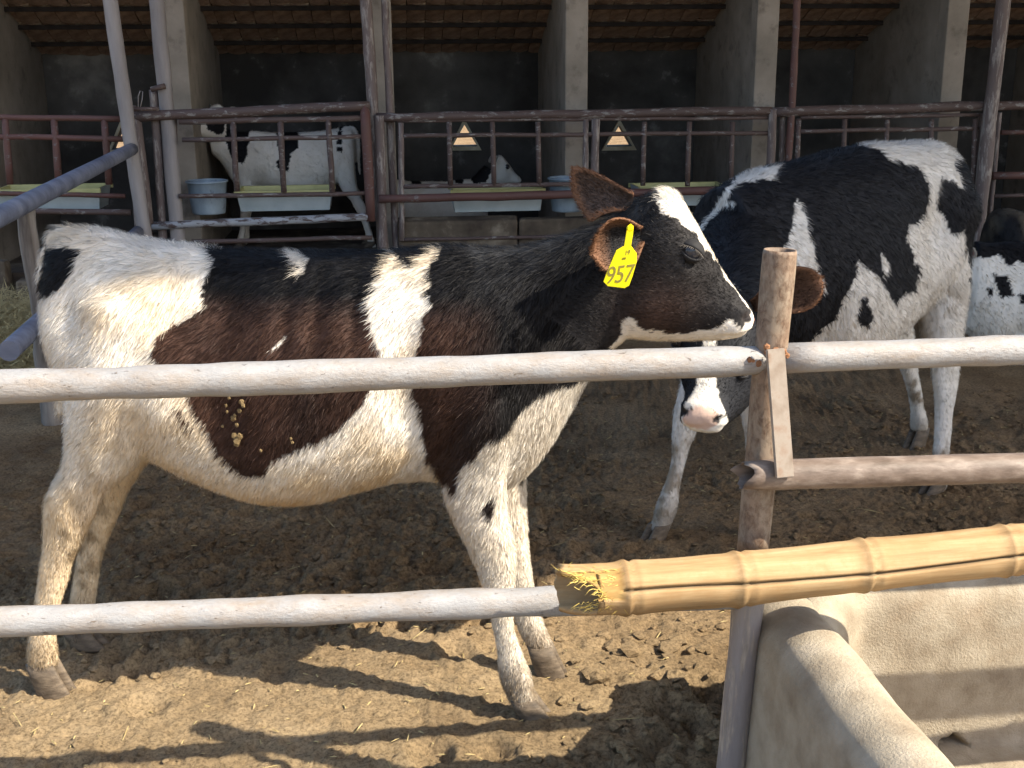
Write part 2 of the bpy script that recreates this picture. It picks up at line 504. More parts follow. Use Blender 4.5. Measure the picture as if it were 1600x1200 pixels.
def build_shed():
    shed = empty('calf_shed', (0, 0, 0), SH_YAW)
    tag(shed, 'low open-fronted calf shed with buff piers and clay tile roof behind the yard', 'shed')
    u0, u1 = -4.2, 6.2
    # back wall with triangular vents
    vents = []
    for (xa, xb, ya, yb) in ((172, 215, 196, 234), (704, 748, 192, 229), (943, 990, 193, 229)):
        a = sh(xa, yb, VB); b = sh(xb, yb, VB); c = sh((xa + xb) / 2, ya, VB)
        vents.append((a[0], b[0], a[2], c[2]))
    # wall as panels between vent columns
    zt = 1.75
    me = bmesh.new()
    def quadbox(x0, x1, z0, z1, y0=VB, y1=VB + 0.2):
        c = ((x0 + x1) / 2, (y0 + y1) / 2, (z0 + z1) / 2)
        bmesh.ops.create_cube(me, size=1, matrix=Matrix.Translation(c) @ Matrix.Diagonal((x1 - x0, y1 - y0, z1 - z0, 1)))
    cur = u0
    def prism(pts, y0=VB, y1=VB + 0.2):
        n = len(pts)
        vs = [me.verts.new((p[0], y0, p[1])) for p in pts] + [me.verts.new((p[0], y1, p[1])) for p in pts]
        me.faces.new(vs[:n]); me.faces.new(vs[n:][::-1])
        for i in range(n):
            me.faces.new((vs[i], vs[(i + 1) % n], vs[n + (i + 1) % n], vs[n + i]))
    for (a, b, z0, z1) in vents:
        quadbox(cur, a, 0, zt)
        quadbox(a, b, 0, z0)
        mid = (a + b) / 2; zs = z0 + (z1 - z0) * 0.45
        w = (b - a) * 0.06
        prism([(a, z0), (a + 1e-4, z0), (mid - w, z1), (mid - w, zt), (a, zt)])
        prism([(b, z0), (b, zt), (mid + w, zt), (mid + w, z1), (b - 1e-4, z0)])
        prism([(mid - w, z1), (mid + w, z1), (mid + w, zt), (mid - w, zt)])
        cur = b
    quadbox(cur, u1, 0, zt)
    bmesh.ops.recalc_face_normals(me, faces=me.faces)
    m2 = bpy.data.meshes.new('back_wall'); me.to_mesh(m2); me.free()
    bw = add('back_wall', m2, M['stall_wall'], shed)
    for i, (a, b, z0, z1) in enumerate(vents):
        mid = (a + b) / 2
        V = []; Fc = []
        outer = [(a - .02, z0 - .03), (b + .02, z0 - .03), (mid, z1 + .035)]
        inner = [(a + .012, z0), (b - .012, z0), (mid, z1 - .012)]
        for y in (VB - 0.03, VB + 0.004):
            V += [(p[0], y, p[1]) for p in outer] + [(p[0], y, p[1]) for p in inner]
        for k in range(3):
            j = (k + 1) % 3
            Fc += [(k, j, 3 + j, 3 + k), (6 + k, 9 + k, 9 + j, 6 + j), (k, 6 + k, 6 + j, j), (3 + k, 3 + j, 9 + j, 9 + k)]
        add('vent_frame', mesh_pd('vent_frame', V, Fc), M['vent'], shed)
    # partitions with pilasters
    piers = [sh(x, 130, VP)[0] for x in (-52, 281, 597, 898, 1190, 1480, 1775)]
    for u in piers:
        add('partition_wall', box_me('partition_wall', (u, (VP + VB) / 2 + 0.05, 0.95), (0.10, VB - VP - 0.11, 1.9), 0.004), M['pilaster'], shed)
        add('pilaster', box_me('pilaster', (u, VP - 0.01, 1.1), (0.145, 0.13, 2.3), 0.008), M['pilaster'], shed)
    # tiled roof, sloping down to the back
    roof = box_me('roof', (0, 0, 0), (1, 1, 1))
    zr0, zr1 = 1.43, 2.05            # at back wall, at front
    yb, yf = VB + 0.35, VP - 0.35
    sl = (zr1 - zr0) / (VB - VP)
    def rz(y):
        return zr0 + (VB - y) * sl
    V = [(u0, yb, rz(yb) + .09), (u1, yb, rz(yb) + .09), (u1, yf, rz(yf) + .09), (u0, yf, rz(yf) + .09)]
    V += [(x, y, z + .04) for x, y, z in V]
    Fc = [(0, 1, 2, 3), (4, 7, 6, 5), (0, 4, 5, 1), (1, 5, 6, 2), (2, 6, 7, 3), (3, 7, 4, 0)]
    roof_o = add('roof', mesh_pd('roof', V, Fc), M['batten'], shed)
    # tiles: one mesh shared, seen from below
    tw, tl = 0.128, 0.27
    nx = 10; rows = []
    for t in np.linspace(-tl / 2, tl / 2, 4):
        pass
    bm = bmesh.new()
    g = []
    for j, t in enumerate(np.linspace(-tl / 2, tl / 2, 3)):
        g.append([bm.verts.new((x, t, -0.010 * math.sin((x / tw + 0.5) * math.pi) - 0.006 * (t / tl))) for x in np.linspace(-tw / 2, tw / 2, 6)])
    for j in range(2):
        for i in range(5):
            bm.faces.new((g[j][i], g[j][i + 1], g[j + 1][i + 1], g[j + 1][i]))
    ext = bmesh.ops.extrude_face_region(bm, geom=bm.faces[:])
    for v in [e for e in ext['geom'] if isinstance(e, bmesh.types.BMVert)]:
        v.co.z += 0.012
    bmesh.ops.recalc_face_normals(bm, faces=bm.faces)
    tile_me = bpy.data.meshes.new('roof_tile'); bm.to_mesh(tile_me); bm.free()
    tile_me.materials.append(M['tile'])
    ang = math.atan(sl)
    n_rows = 6
    run = math.cos(ang)
    us = np.arange(-3.75, 5.05, tw + 0.004)
    count = 0
    for r in range(n_rows):
        y = VB - 0.10 - r * tl * run * 1.04
        z = rz(y) + 0.045
        for k, u in enumerate(us):
            px = to_px(SH.world([[u, y, z]]))[0]
            if px[0] < -40 or px[0] > 1650 or px[1] < -25:
                continue
            if count >= 298:
                continue
            o = bpy.data.objects.new('roof_tile', tile_me)
            COL.objects.link(o); o.parent = roof_o
            o.location = (u, y, z + random.uniform(-.004, .004))
            o.rotation_euler = (-ang + random.uniform(-.03, .03), random.uniform(-.04, .04), random.uniform(-.025, .025))
            count += 1
        tb = box_me('batten', (0, 0, 0), (u1 - u0, 0.035, 0.03))
        ob = add('batten', tb, M['batten'], roof_o)
        ob.location = ((u0 + u1) / 2, y - tl * run * 0.52, rz(y - tl * run * 0.52) + 0.012)
    print('tiles', count)
    # raised floor and kerb
    fl = add('stall_floor', box_me('stall_floor', ((u0 + u1) / 2, (VF + .16 + VB + .2) / 2, FLOOR / 2 - .05), (u1 - u0, VB + .2 - VF - .16, FLOOR + .1)), M['kerb'])
    fl.rotation_euler = (0, 0, SH_YAW)
    tag(fl, kind='structure')
    ka = sh(622, 350, VF)[0]
    for k, (a, b, h) in enumerate(((-3.6, -2.9, .2), (-2.88, -2.35, .24), (-2.3, ka - .02, .13), (ka, ka + .75, .44), (ka + .76, ka + 1.5, .43), (ka + 1.52, ka + 2.4, .44), (ka + 2.42, ka + 3.2, .30), (ka + 3.22, 4.4, .28))):
        o = add('kerb_block', box_me('kerb_block', ((a + b) / 2, VF + .08, h / 2 - .03), (b - a, .14, h + .06), .02, .012), M['kerb'], shed)
build_shed()

# ------------------------------------------------------------------ rails, poles and gate of the calf pens
def shp(px, py, v=VF):
    return tuple(SH.pl(px, py, v))
def shed_thing(name, label, cat, group=None):
    e = empty(name, (0, 0, 0), SH_YAW)
    tag(e, label, cat, group)
    return e
PXM = 1800 / 7.35
def bar(name, a, b, wpx, mat, parent, v=VF, wob=0.006, n=10, seed=None):
    p, q = np.array(shp(a[0], a[1], v)), np.array(shp(b[0], b[1], v))
    L = np.linalg.norm(q - p)
    k = max(2, int(L / 0.12))
    pts = [p + (q - p) * t for t in np.linspace(0, 1, k + 1)]
    return tube(name, pts, wpx / PXM / 2, mat, parent, n, wob, seed if seed is not None else random.randint(0, 999))

def build_pens():
    g = 'rail panels along the calf pens'
    f = shed_thing('rail_fence', 'reddish rail fence panel at the left edge with three uprights', 'fence', g)
    bar('rail', (-60, 182), (192, 186), 9, M['old_rail_red'], f)
    bar('rail', (-60, 212), (192, 217), 9, M['old_rail_red'], f)
    bar('rail', (-60, 302), (196, 306), 7, M['old_rail_red'], f)
    bar('rail', (-60, 328), (205, 332), 9, M['old_rail'], f)
    for x in (8, 84, 163):
        bar('upright', (x, 186), (x + 7, 288), 10, M['old_rail_red'], f)
    # gate
    f = shed_thing('pen_gate', 'brown pipe pen gate with pale bottom rail in front of the standing spotted calf', 'gate')
    bar('top_rail', (205, 183), (578, 165), 15, M['old_rail'], f, VF - .06)
    bar('rail', (280, 190), (566, 185), 9, M['old_rail'], f, VF - .06)
    bar('rail', (285, 218), (566, 214), 7, M['old_rail'], f, VF - .06)
    bar('rail', (280, 307), (572, 302), 7, M['old_rail'], f, VF - .06)
    bar('bottom_rail', (238, 353), (582, 338), 12, M['pale_rail'], f, VF - .06)
    bar('rail', (300, 378), (582, 371), 7, M['old_rail'], f, VF - .06)
    bar('stile', (212, 178), (234, 358), 14, M['old_post'], f, VF - .06)
    bar('stile', (570, 165), (580, 345), 15, M['old_rail_red'], f, VF - .06)
    for x, y0 in ((364, 190), (438, 188), (513, 187)):
        bar('upright', (x, y0), (x + 6, 300), 9, M['old_rail'], f, VF - .06)
    # middle fence
    f = shed_thing('rail_fence', 'long brown rail fence panel behind the big ear of the tagged calf', 'fence', g)
    bar('top_rail', (588, 184), (1205, 173), 14, M['old_rail'], f)
    bar('rail', (620, 189), (1200, 184), 6, M['old_rail'], f)
    bar('rail', (622, 212), (1205, 208), 7, M['old_rail'], f)
    bar('rail', (592, 311), (1190, 296), 13, M['old_rail_red'], f, VF - .05)
    bar('rail', (625, 292), (905, 288), 7, M['old_rail'], f)
    bar('rail', (625, 375), (1000, 366), 6, M['old_rail'], f)
    for x in (702, 770, 840, 1007, 1077, 1145):
        bar('upright', (x, 190), (x + (2 if x < 900 else -3), 290), 8, M['old_rail'], f)
    bar('upright', (916, 186), (915, 340), 9, M['old_post'], f)
    bar('upright', (930, 186), (929, 340), 13, M['old_post'], f)
    bar('upright', (627, 192), (628, 376), 9, M['old_post'], f)
    # right fence
    f = shed_thing('rail_fence', 'brown rail fence panel above the back of the black and white calf', 'fence', g)
    bar('top_rail', (1205, 175), (1640, 163), 15, M['old_rail'], f)
    bar('rail', (1250, 184), (1530, 180), 6, M['old_rail'], f)
    bar('rail', (1248, 205), (1528, 201), 7, M['old_rail'], f)
    for x in (1248, 1320, 1386, 1456, 1524):
        bar('upright', (x, 186), (x - 5, 300), 8, M['old_rail'], f)
    f = shed_thing('rail_fence', 'short brown rail panel at the right edge beyond the thick pole', 'fence', g)
    bar('rail', (1564, 208), (1660, 205), 8, M['old_rail_red'], f)
    bar('rail', (1550, 275), (1660, 272), 13, M['old_rail_red'], f, VF - .04)
    bar('rail', (1552, 306), (1660, 303), 7, M['old_rail'], f)
    bar('upright', (1562, 176), (1546, 345), 8, M['old_post'], f)
    # posts, each its own thing
    def pole(a, b, wpx, mat, label, v=VF, name='support_pole', up=True, cat='pole'):
        p, q = np.array(shp(a[0], a[1], v)), np.array(shp(b[0], b[1], v))
        d = (p - q) / (p[2] - q[2])
        q = q + d * (-0.05 - q[2])
        if up:
            p = p + d * (POLE_TOP - p[2])
        k = 24
        pts = np.array([q + (p - q) * t for t in np.linspace(0, 1, k)])
        o = tube(name, pts, wpx / PXM / 2, mat, None, 12, 0.006, random.randint(0, 99))
        o.rotation_euler = (0, 0, SH_YAW)
        tag(o, label, cat, 'poles and posts along the pens')
    pole((172, 0), (207, 240), 20, M['grey_pole'], 'smooth grey pole leaning at the pen corner where the blue rail ends', VF - .2)
    pole((245, 0), (262, 190), 22, M['grey_pole'], 'thick grey pole just left of the leftmost visible pier', VF - .02)
    pole((571, 0), (588, 240), 17, M['old_post'], 'peeling pole at the hinge side of the pen gate', VF + .03)
    pole((601, 0), (612, 240), 11, M['old_post'], 'thin peeling pole beside the second pier, right of the gate', VF + .07)
    pole((1246, 0), (1237, 160), 11, M['old_rail_red'], 'thin red-brown pole above the back of the black and white calf', VF)
    pole((1568, 0), (1545, 200), 22, M['old_post'], 'thick brownish pole near the right edge of the picture', VF - .05)
    for a, b, w, lab in (((205, 165), (220, 375), 15, 'short brown post at the pen corner under the latch'),
                         ((240, 140), (255, 375), 13, 'short brown post with bent latch top beside the thick grey pole'),
                         ((272, 185), (276, 375), 9, 'slim post at the left end of the gate opening'),
                         ((592, 180), (598, 390), 15, 'flaking short post under the start of the long rail fence'),
                         ((1208, 170), (1202, 300), 13, 'flaking short post left of the thin red-brown pole'),
                         ((1224, 175), (1219, 300), 10, 'slim flaking short post just left of the thin red-brown pole foot'),
                         ((1534, 178), (1527, 310), 10, 'slim brown short post left of the thick brownish pole')):
        pole(a, b, w, M['old_post'], lab, VF + (.05 if w < 12 else -.01), 'fence_post', False, 'post')
    # latch on the gate
    f = shed_thing('gate_latch', 'bent iron latch bar with wire loop on the pen gate post', 'latch')
    bar('bar', (188, 171), (248, 170), 6, M['old_rail'], f, VF - .12, 0.0)
    bar('hook', (236, 140), (258, 134), 8, M['old_rail'], f, VF - .08, 0.0)
    p = [shp(216, 168, VF - .12), shp(216, 150, VF - .12), shp(219, 142, VF - .12), shp(223, 143, VF - .12), shp(222, 156, VF - .12), shp(219, 168, VF - .12)]
    tube('wire_loop', p, 0.003, M['grey_pole'], f, 6)
    # trays
    def tray(x0, x1, yt, yb, label):
        a, b = np.array(shp(x0, yt, VF + .10)), np.array(shp(x1, yt, VF + .10))
        w = b[0] - a[0]; z1 = a[2]; z0 = shp(x0, yb, VF + .10)[2]
        e = empty('feed_tray', tuple(SH.world([[(a[0] + b[0]) / 2, VF + .26, z0]])[0]), SH_YAW)
        tag(e, label, 'tray', 'feed trays hung along the pens')
        h = z1 - z0; dep = 0.30
        def shell(tw, td, bw_, bd, th):
            V = []
            for (hw, hd, z) in ((tw, td, h), (bw_, bd, 0), (tw - th, td - th, h), (bw_ - th, bd - th, th)):
                V += [(-hw, -hd, z), (hw, -hd, z), (hw, hd, z), (-hw, hd, z)]
            return V
        V = shell(w / 2, dep / 2, w / 2 - .02, dep / 2 - .03, .012)
        out = [(0, 1, 5, 4), (1, 2, 6, 5), (2, 3, 7, 6), (3, 0, 4, 7), (4, 5, 6, 7)]
        inn = [(8, 12, 13, 9), (9, 13, 14, 10), (10, 14, 15, 11), (11, 15, 12, 8), (12, 15, 14, 13), (0, 8, 9, 1), (1, 9, 10, 2), (2, 10, 11, 3), (3, 11, 8, 0)]
        add('tray_shell', mesh_pd('tray_shell', V, out), M['tray_white'], e)
        add('tray_lining', mesh_pd('tray_lining', V, inn), M['tray_yellow'], e)
        V, Fc = [], []
        rim = box_me('rim', (0, -dep / 2 - .012, h - .014), (w + .02, .02, .03), .004)
        add('rim', rim, M['tray_yellow'], e)
        add('rim', box_me('rim', (0, dep / 2 + .012, h - .014), (w + .02, .02, .03), .004), M['tray_yellow'], e)
    tray(-12, 155, 297, 331, 'white and yellow feed tray at the left edge below the red rails')
    tray(368, 518, 299, 332, 'white and yellow feed tray between bucket and hind legs of the standing spotted calf')
    tray(706, 850, 297, 333, 'white and yellow feed tray in front of the lying spotted calf')
    tray(1000, 1140, 294, 324, 'white and yellow feed tray partly hidden by the tagged calf head')
    def bucket(x0, x1, yt, yb, label):
        a, b = np.array(shp(x0, yt, VF + .16)), np.array(shp(x1, yt, VF + .16))
        r = (b[0] - a[0]) / 2; z1 = a[2]; z0 = shp(x0, yb, VF + .16)[2]
        e = empty('bucket', tuple(SH.world([[(a[0] + b[0]) / 2, VF + .16, z0]])[0]), SH_YAW)
        tag(e, label, 'bucket', 'buckets hung in the pens')
        h = z1 - z0
        th = np.linspace(0, 2 * math.pi, 24, endpoint=False)
        prof = [(0.001, 0), (r * .78, 0), (r * .82, .01), (r * .9, h * .5), (r * .97, h * .96), (r, h * .97), (r, h), (r * .96, h), (r * .88, h * .5), (r * .76, .02), (.001, .02)]
        rings = [np.stack([p * np.cos(th), p * np.sin(th), np.full(24, z)], 1) for p, z in prof]
        V, Fc = ring_loft(rings, False)
        add('bucket_body', mesh_pd('bucket_body', V, Fc, True), M['bucket'], e)
        tt = np.linspace(0, 2 * math.pi, 25)
        tube('rim', np.stack([r * np.cos(tt), r * np.sin(tt), np.full(25, h)], 1), .007, M['bucket'], e, 8)
        tube('band', np.stack([r * .93 * np.cos(tt), r * .93 * np.sin(tt), np.full(25, h * .62)], 1), .005, M['bucket'], e, 8)
    bucket(291, 355, 284, 334, 'blue-grey bucket hung left of the feed tray in the gate')
    bucket(857, 915, 279, 330, 'blue-grey bucket half hidden behind the far ear of the tagged calf')

POLE_TOP = 2.6
ROOF_FRONT_Z = 4.5
ROOF_EDGE_V = 0.555
ROOF_YAW = R(7.0)
def ROOF_Z(v):
    return ROOF_FRONT_Z + (v - ROOF_EDGE_V) * 0.03
build_pens()

# side rails on the left running towards the camera
def build_side():
    e = empty('side_fence', (0, 0, 0))
    tag(e, 'blue-grey pipe rails slanting from the pen corner down to the left edge', 'fence')
    a = SH.world([shp(206, 233, VF - .22)])[0]
    b = at_y(45, 330, 4.4); b[2] = (a[2] + b[2]) / 2
    d = b - a
    pts = [a + d * t for t in np.linspace(0, 1.25, 14)]
    tube('rail', pts, .036, M['blue_grey'], e, 12, .0, 5)
    a2 = SH.world([shp(216, 362, VF - .22)])[0]
    b2 = at_y(75, 492, 4.4)
    d2 = b2 - a2
    tube('rail', [a2 + d2 * t for t in np.linspace(0, 1.25, 14)], .036, M['blue_grey'], e, 12, .0, 8)
    top = at_y(42, 333, 4.46); bot = at_y(86, 668, 4.46)
    bot = bot + (bot - top) * 0.05
    o = tube('timber_post', [bot + (top - bot) * t for t in np.linspace(0, 1, 30)], np.linspace(.045, .036, 30), M['wood_post'], None, 7, .03, 3)
    tag(o, 'leaning grey timber post carrying the slanting side rails at the left', 'post')
    # straw bedding and stones beyond the side rails
    rng = np.random.default_rng(3)
    V, Fc = [], []
    for k in range(14000):
        px, Y = rng.uniform(-90, 90), rng.uniform(4.8, 6.6)
        p = at_y(px, 500, Y); x = p[0]
        z = gz(x, Y) + rng.random() ** 1.3 * 0.30 * math.exp(-((Y - 5.7) / .7) ** 2)
        L = rng.uniform(.05, .16); a = rng.uniform(0, 6.28); w = rng.uniform(.0015, .003)
        d = np.array([math.cos(a), math.sin(a), rng.uniform(-.3, .4)]) * L
        sd = np.array([-math.sin(a), math.cos(a), 0]) * w
        q = np.array([x, Y, z]); i = len(V)
        V += [q - sd, q + sd, q + d]
        Fc.append((i, i + 1, i + 2))
    o = add('straw_bedding', mesh_pd('straw_bedding', V, Fc), M['straw'])
    tag(o, 'loose straw bedding beyond the slanting side rails', 'straw', kind='stuff')
build_side()

# ------------------------------------------------------------------ unseen roof, set to the right to shade the yard and leave sky open
def build_shade_roof():
    n = 240
    us = np.linspace(-0.4, 14, n)
    V, Fc = [], []
    v0, v1 = ROOF_EDGE_V, VP + 0.3
    for v in (v0, v1):
        for th in (0.0, 0.02):
            for i, u in enumerate(us):
                V.append((u, v, ROOF_Z(v) + 0.03 + th + 0.018 * math.sin(i * math.pi / 2 + .3)))
    for i in range(n - 1):
        Fc += [(i, i + 1, 2 * n + i + 1, 2 * n + i), (n + i, 3 * n + i, 3 * n + i + 1, n + i + 1),
               (i, n + i, n + i + 1, i + 1), (2 * n + i, 2 * n + i + 1, 3 * n + i + 1, 3 * n + i)]
    o = add('shade_roof', mesh_pd('shade_roof', V, Fc), M['roof_sheet'])
    o.rotation_euler = (0, 0, ROOF_YAW)
    tag(o, 'unseen corrugated sheet roof placed high on the right to shade the yard', 'roof', kind='structure')
build_shade_roof()

# ------------------------------------------------------------------ front fence, bamboo, trough
FF = Frame((0, 1.72), 7.0)            # x along the fence (right), y away from the camera
def build_front():
    f = empty('pipe_fence', tuple(FF.o), FF.yaw)
    tag(f, 'white painted pipe fence with rusty post across the foreground', 'fence')
    def rail(name, a, b, r, mat, t=0.0, n=20, k=40, wob=.0015, seed=1):
        p, q = FF.pl(a[0], a[1], t), FF.pl(b[0], b[1], t)
        return tube(name, [p + (q - p) * s for s in np.linspace(0, 1, k)], r, mat, f, n, wob, seed)
    rail('top_rail', (-260, 614), (1190, 562.5), .0245, M['white_pipe'], 0.0, k=90)
    rail('top_rail', (1215, 559.5), (3600, 477), .0243, M['white_pipe'], 0.0, k=50, seed=4)
    rail('bottom_rail', (-260, 981), (1150, 929), .0245, M['white_pipe'], 0.0, k=90, seed=9)
    # post in two pieces: hollow upper pipe over a worn lower post
    top, bot = FF.pl(1219, 391, 0), FF.pl(1176, 860, 0)
    th = np.linspace(0, 2 * math.pi, 24, endpoint=False)
    ax = (bot - top) / np.linalg.norm(bot - top)
    xa = np.cross(ax, [0, 1, 0]); xa /= np.linalg.norm(xa); ya = np.cross(xa, ax)
    def circ(c, r):
        return c + r * (np.cos(th)[:, None] * xa + np.sin(th)[:, None] * ya)
    rings = [circ(top + ax * .12, .0225), circ(top + ax * .02, .0225), circ(top, .0225), circ(top - ax * .001, .0250)] + [circ(top + (bot - top) * s, .0262 * (1 + .02 * math.sin(17 * s))) for s in np.linspace(0.01, 1, 20)]
    V, Fc = ring_loft(rings, True)
    add('post', mesh_pd('post', V, Fc, True), M['post_paint'], f)
    gb = bot + ax * ((bot[2] + 0.06) / -ax[2])
    gb = FF.pl(1143, 1200, 0); gb = bot + (gb - bot) * 1.35
    tube('post_foot', [bot + (gb - bot) * s for s in np.linspace(-.03, 1, 16)], np.linspace(.0255, .0275, 16), M['post_low'], f, 20, .002, 3)
    # rusted rail with a torn open end
    p, q = FF.pl(1158, 743, -.06), FF.pl(3600, 674, -.06)
    ax2 = (q - p) / np.linalg.norm(q - p)
    a2 = np.cross(ax2, [0, 0, 1.0]); a2 /= np.linalg.norm(a2); b2 = np.cross(a2, ax2)
    rings = []
    n = 28
    th2 = np.linspace(0, 2 * math.pi, n, endpoint=False)
    tear = 0.012 * (fbm(np.stack([np.cos(th2) * 2.3, np.sin(th2) * 2.3, th2 * 0], 1), 3, 4) - .5) * 2.2 + 0.010 * np.clip(np.sin(th2 + .6), 0, 1)
    def rr(c, r, off=0):
        return c + r * (np.cos(th2)[:, None] * a2 + np.sin(th2)[:, None] * b2) + (ax2 * 1.0)[None] * (np.zeros(n) if isinstance(off, int) else off)[:, None]
    rad = .0245
    bulge = 1 + .12 * np.sin(2 * th2 + 1)
    def rrb(c, r, off, kb):
        R_ = r * (1 + (bulge - 1) * kb)
        return c + R_[:, None] * (np.cos(th2)[:, None] * a2 + np.sin(th2)[:, None] * b2) + ax2[None] * off[:, None]
    rings = [rrb(p + ax2 * .10, rad * .88, 0 * tear, 0), rrb(p + ax2 * .03, rad * .90, tear * .5, .5), rrb(p, rad * .95, tear, 1), rrb(p - ax2 * .001, rad * 1.0, tear, 1), rrb(p + ax2 * .02, rad * 1.0, tear * .5, .6)] + [rrb(p + ax2 * s, rad * (1 + .02 * math.sin(40 * s)), 0 * tear, 0) for s in np.linspace(.05, np.linalg.norm(q - p), 60)]
    V, Fc = ring_loft(rings, True)
    add('rusty_rail', mesh_pd('rusty_rail', V, Fc, True), M['rust_pipe'], f)
    # flat bar brace
    c0, c1 = FF.pl(1211, 545, -.045), FF.pl(1226, 746, -.092)
    dv = c1 - c0; L = np.linalg.norm(dv); dv /= L
    sx = np.array([1.0, 0, 0]) - dv * dv[0]; sx /= np.linalg.norm(sx)
    nn = np.cross(sx, dv)
    V = []
    for s in (0, L):
        for a in (-1, 1):
            for b in (-1, 1):
                V.append(c0 + dv * s + sx * a * .0143 + nn * b * .004)
    me = mesh_pd('brace', V, [(0, 1, 3, 2), (4, 6, 7, 5), (0, 2, 6, 4), (1, 5, 7, 3), (0, 4, 5, 1), (2, 3, 7, 6)])
    bm = bmesh.new(); bm.from_mesh(me); bmesh.ops.bevel(bm, geom=bm.edges[:], offset=.0012, segments=2, affect='EDGES'); bm.to_mesh(me); bm.free()
    add('brace', me, M['flat_bar'], f)
    # weld beads
    for (px, py, t, n_, spread) in ((1211, 546, -.035, 7, 14), (1178, 566, -.02, 6, 8), (1226, 560, -.02, 5, 6), (1198, 735, -.045, 6, 12)):
        bm = bmesh.new()
        for k in range(n_):
            c = FF.pl(px + random.uniform(-spread, spread), py + random.uniform(-5, 5), t)
            bmesh.ops.create_icosphere(bm, subdivisions=1, radius=random.uniform(.004, .007), matrix=Matrix.Translation(Vector(c)))
        me = bpy.data.meshes.new('weld_bead'); bm.to_mesh(me); bm.free()
        add('weld_bead', me, M['weld'], f)

    # bamboo
    def mat_bamboo():
        m, nt, b = mat_new('dry_bamboo')
        v = tex_coord(nt, (0.18, 3, 3))
        c = ramp(nt, noise(nt, v, 16, 10, .7), [(0.32, (0.22, 0.135, 0.062)), (0.5, (0.36, 0.24, 0.12)), (0.7, (0.47, 0.34, 0.19))])
        v2 = tex_coord(nt, (1, 1, 1))
        c = mix(nt, ramp(nt, noise(nt, v2, 26, 10, .75), [(0.44, 0.0), (0.70, 0.8)]), c, (0.33, 0.20, 0.09))
        a = nt.nodes.new('ShaderNodeAttribute'); a.attribute_name = 'col'
        c = mix(nt, 1.0, c, a.outputs['Color'], 'MULTIPLY')
        nt.links.new(c, b.inputs['Base Color'])
        b.inputs['Roughness'].default_value = 0.7
        b.inputs['Specular IOR Level'].default_value = 0.2
        v3 = tex_coord(nt, (0.08, 3, 3))
        bump(nt, b, noise(nt, v3, 40, 6), .25, .002)
        return m
    M['bamboo'] = mat_bamboo()
    bt = -.105
    P = [FF.pl(x, y, bt) for x, y in ((870, 923), (975, 919), (1150, 906), (1345, 884), (1565, 861), (1800, 838), (2040, 815), (2300, 790), (2600, 762), (2950, 730))]
    P = np.array(P)
    e = empty('bamboo_pole', tuple(FF.o), FF.yaw)
    tag(e, 'thick dry bamboo pole with split side and frayed sawn end resting over the trough', 'bamboo')
    seg = np.r_[0, np.cumsum(np.linalg.norm(np.diff(P, axis=0), axis=1))]
    s = np.unique(np.r_[np.linspace(0, seg[-1], 330), seg[1:]])
    C = np.stack([np.interp(s, seg, P[:, j]) for j in range(3)], 1)
    base_r = np.interp(s, seg, [.041, .0425, .0435, .0425, .0415, .041, .04, .04, .04, .04])
    r = base_r.copy()
    for nd in seg[1:]:
        d = s - nd
        r += .0020 * np.exp(-(d / .006) ** 2) - .0022 * np.exp(-((d - .010) / .004) ** 2) + .0012 * np.exp(-((d - .02) / .006) ** 2) - .001 * np.exp(-((d + .02) / .012) ** 2)
        r -= .0
    # gentle waist between nodes
    for i in range(len(seg) - 1):
        k = (s > seg[i]) & (s < seg[i + 1])
        r[k] -= .0022 * np.sin((s[k] - seg[i]) / (seg[i + 1] - seg[i]) * math.pi)
    n = 112
    tht = np.linspace(0, 2 * math.pi, n, endpoint=False)
    # theta 0 = towards the camera (-y), pi/2 = up
    rings, cols = [], []
    for i, (c, ri) in enumerate(zip(C, r)):
        rad_t = np.full(n, ri) * (1 + .012 * np.sin(3 * tht + s[i] * 4))
        crack = 0.30 - 0.30 * s[i] + 0.10 * math.sin(s[i] * 9) + .55 * max(0, s[i] - .35) * .4
        dth = np.abs((tht - crack + math.pi) % (2 * math.pi) - math.pi)
        w = .10 if s[i] > .10 else .0
        depth = np.exp(-(dth / .06) ** 2) * .007 * (1 if s[i] > .10 else 0)
        rad_t -= depth
        col = np.ones((n, 3))
        near_nd = np.min(np.abs(s[i] - seg[1:]))
        col *= (1 - .25 * math.exp(-(near_nd / .006) ** 2))
        col *= (1 - .85 * np.exp(-(dth / .06) ** 2) * (s[i] > .10))[:, None]
        off = 0.0
        if s[i] < .10:                      # peeled, fibrous end
            pe = (np.abs(tht - .35) < .95)
            rad_t[pe] -= .006 * (1 - s[i] / .10) ** .3
            col[pe] *= np.array([1.08, 1.0, .72])
        rings.append(c + np.stack([np.zeros(n), -np.cos(tht) * rad_t, np.sin(tht) * rad_t], 1))
        cols.append(col)
    # ragged mouth: shift first rings along x by angle
    rag = .03 * (.5 - .5 * np.cos(tht - .4)) * 0 + .062 * np.clip(np.cos(tht + .25), 0, 1) ** .8 + .010 * fbm(np.stack([tht * 3, tht * 0, tht * 0], 1), 3, 5)
    for i in range(8):
        rings[i][:, 0] += rag * max(0, 1 - s[i] / .09)
    inner = [rings[0] * .16 + C[0] * .84 + 0, ]
    i1 = C[0] + (rings[0] - C[0]) * np.array([1, .80, .80]); i2 = C[0] + (rings[0] - C[0]) * np.array([1, .78, .78]) + np.array([.10, 0, 0])
    i2 = C[10] + (rings[10] - C[10]) * np.array([1, .78, .78])
    allr = [i2, i1] + rings
    cc = np.concatenate([cols[0] * .75, cols[0] * .85] + cols)
    V, Fc = ring_loft(allr, True)
    me = bpy.data.meshes.new('culm'); me.from_pydata([tuple(v) for v in V], [], Fc); me.update()
    me.polygons.foreach_set('use_smooth', [True] * len(me.polygons))
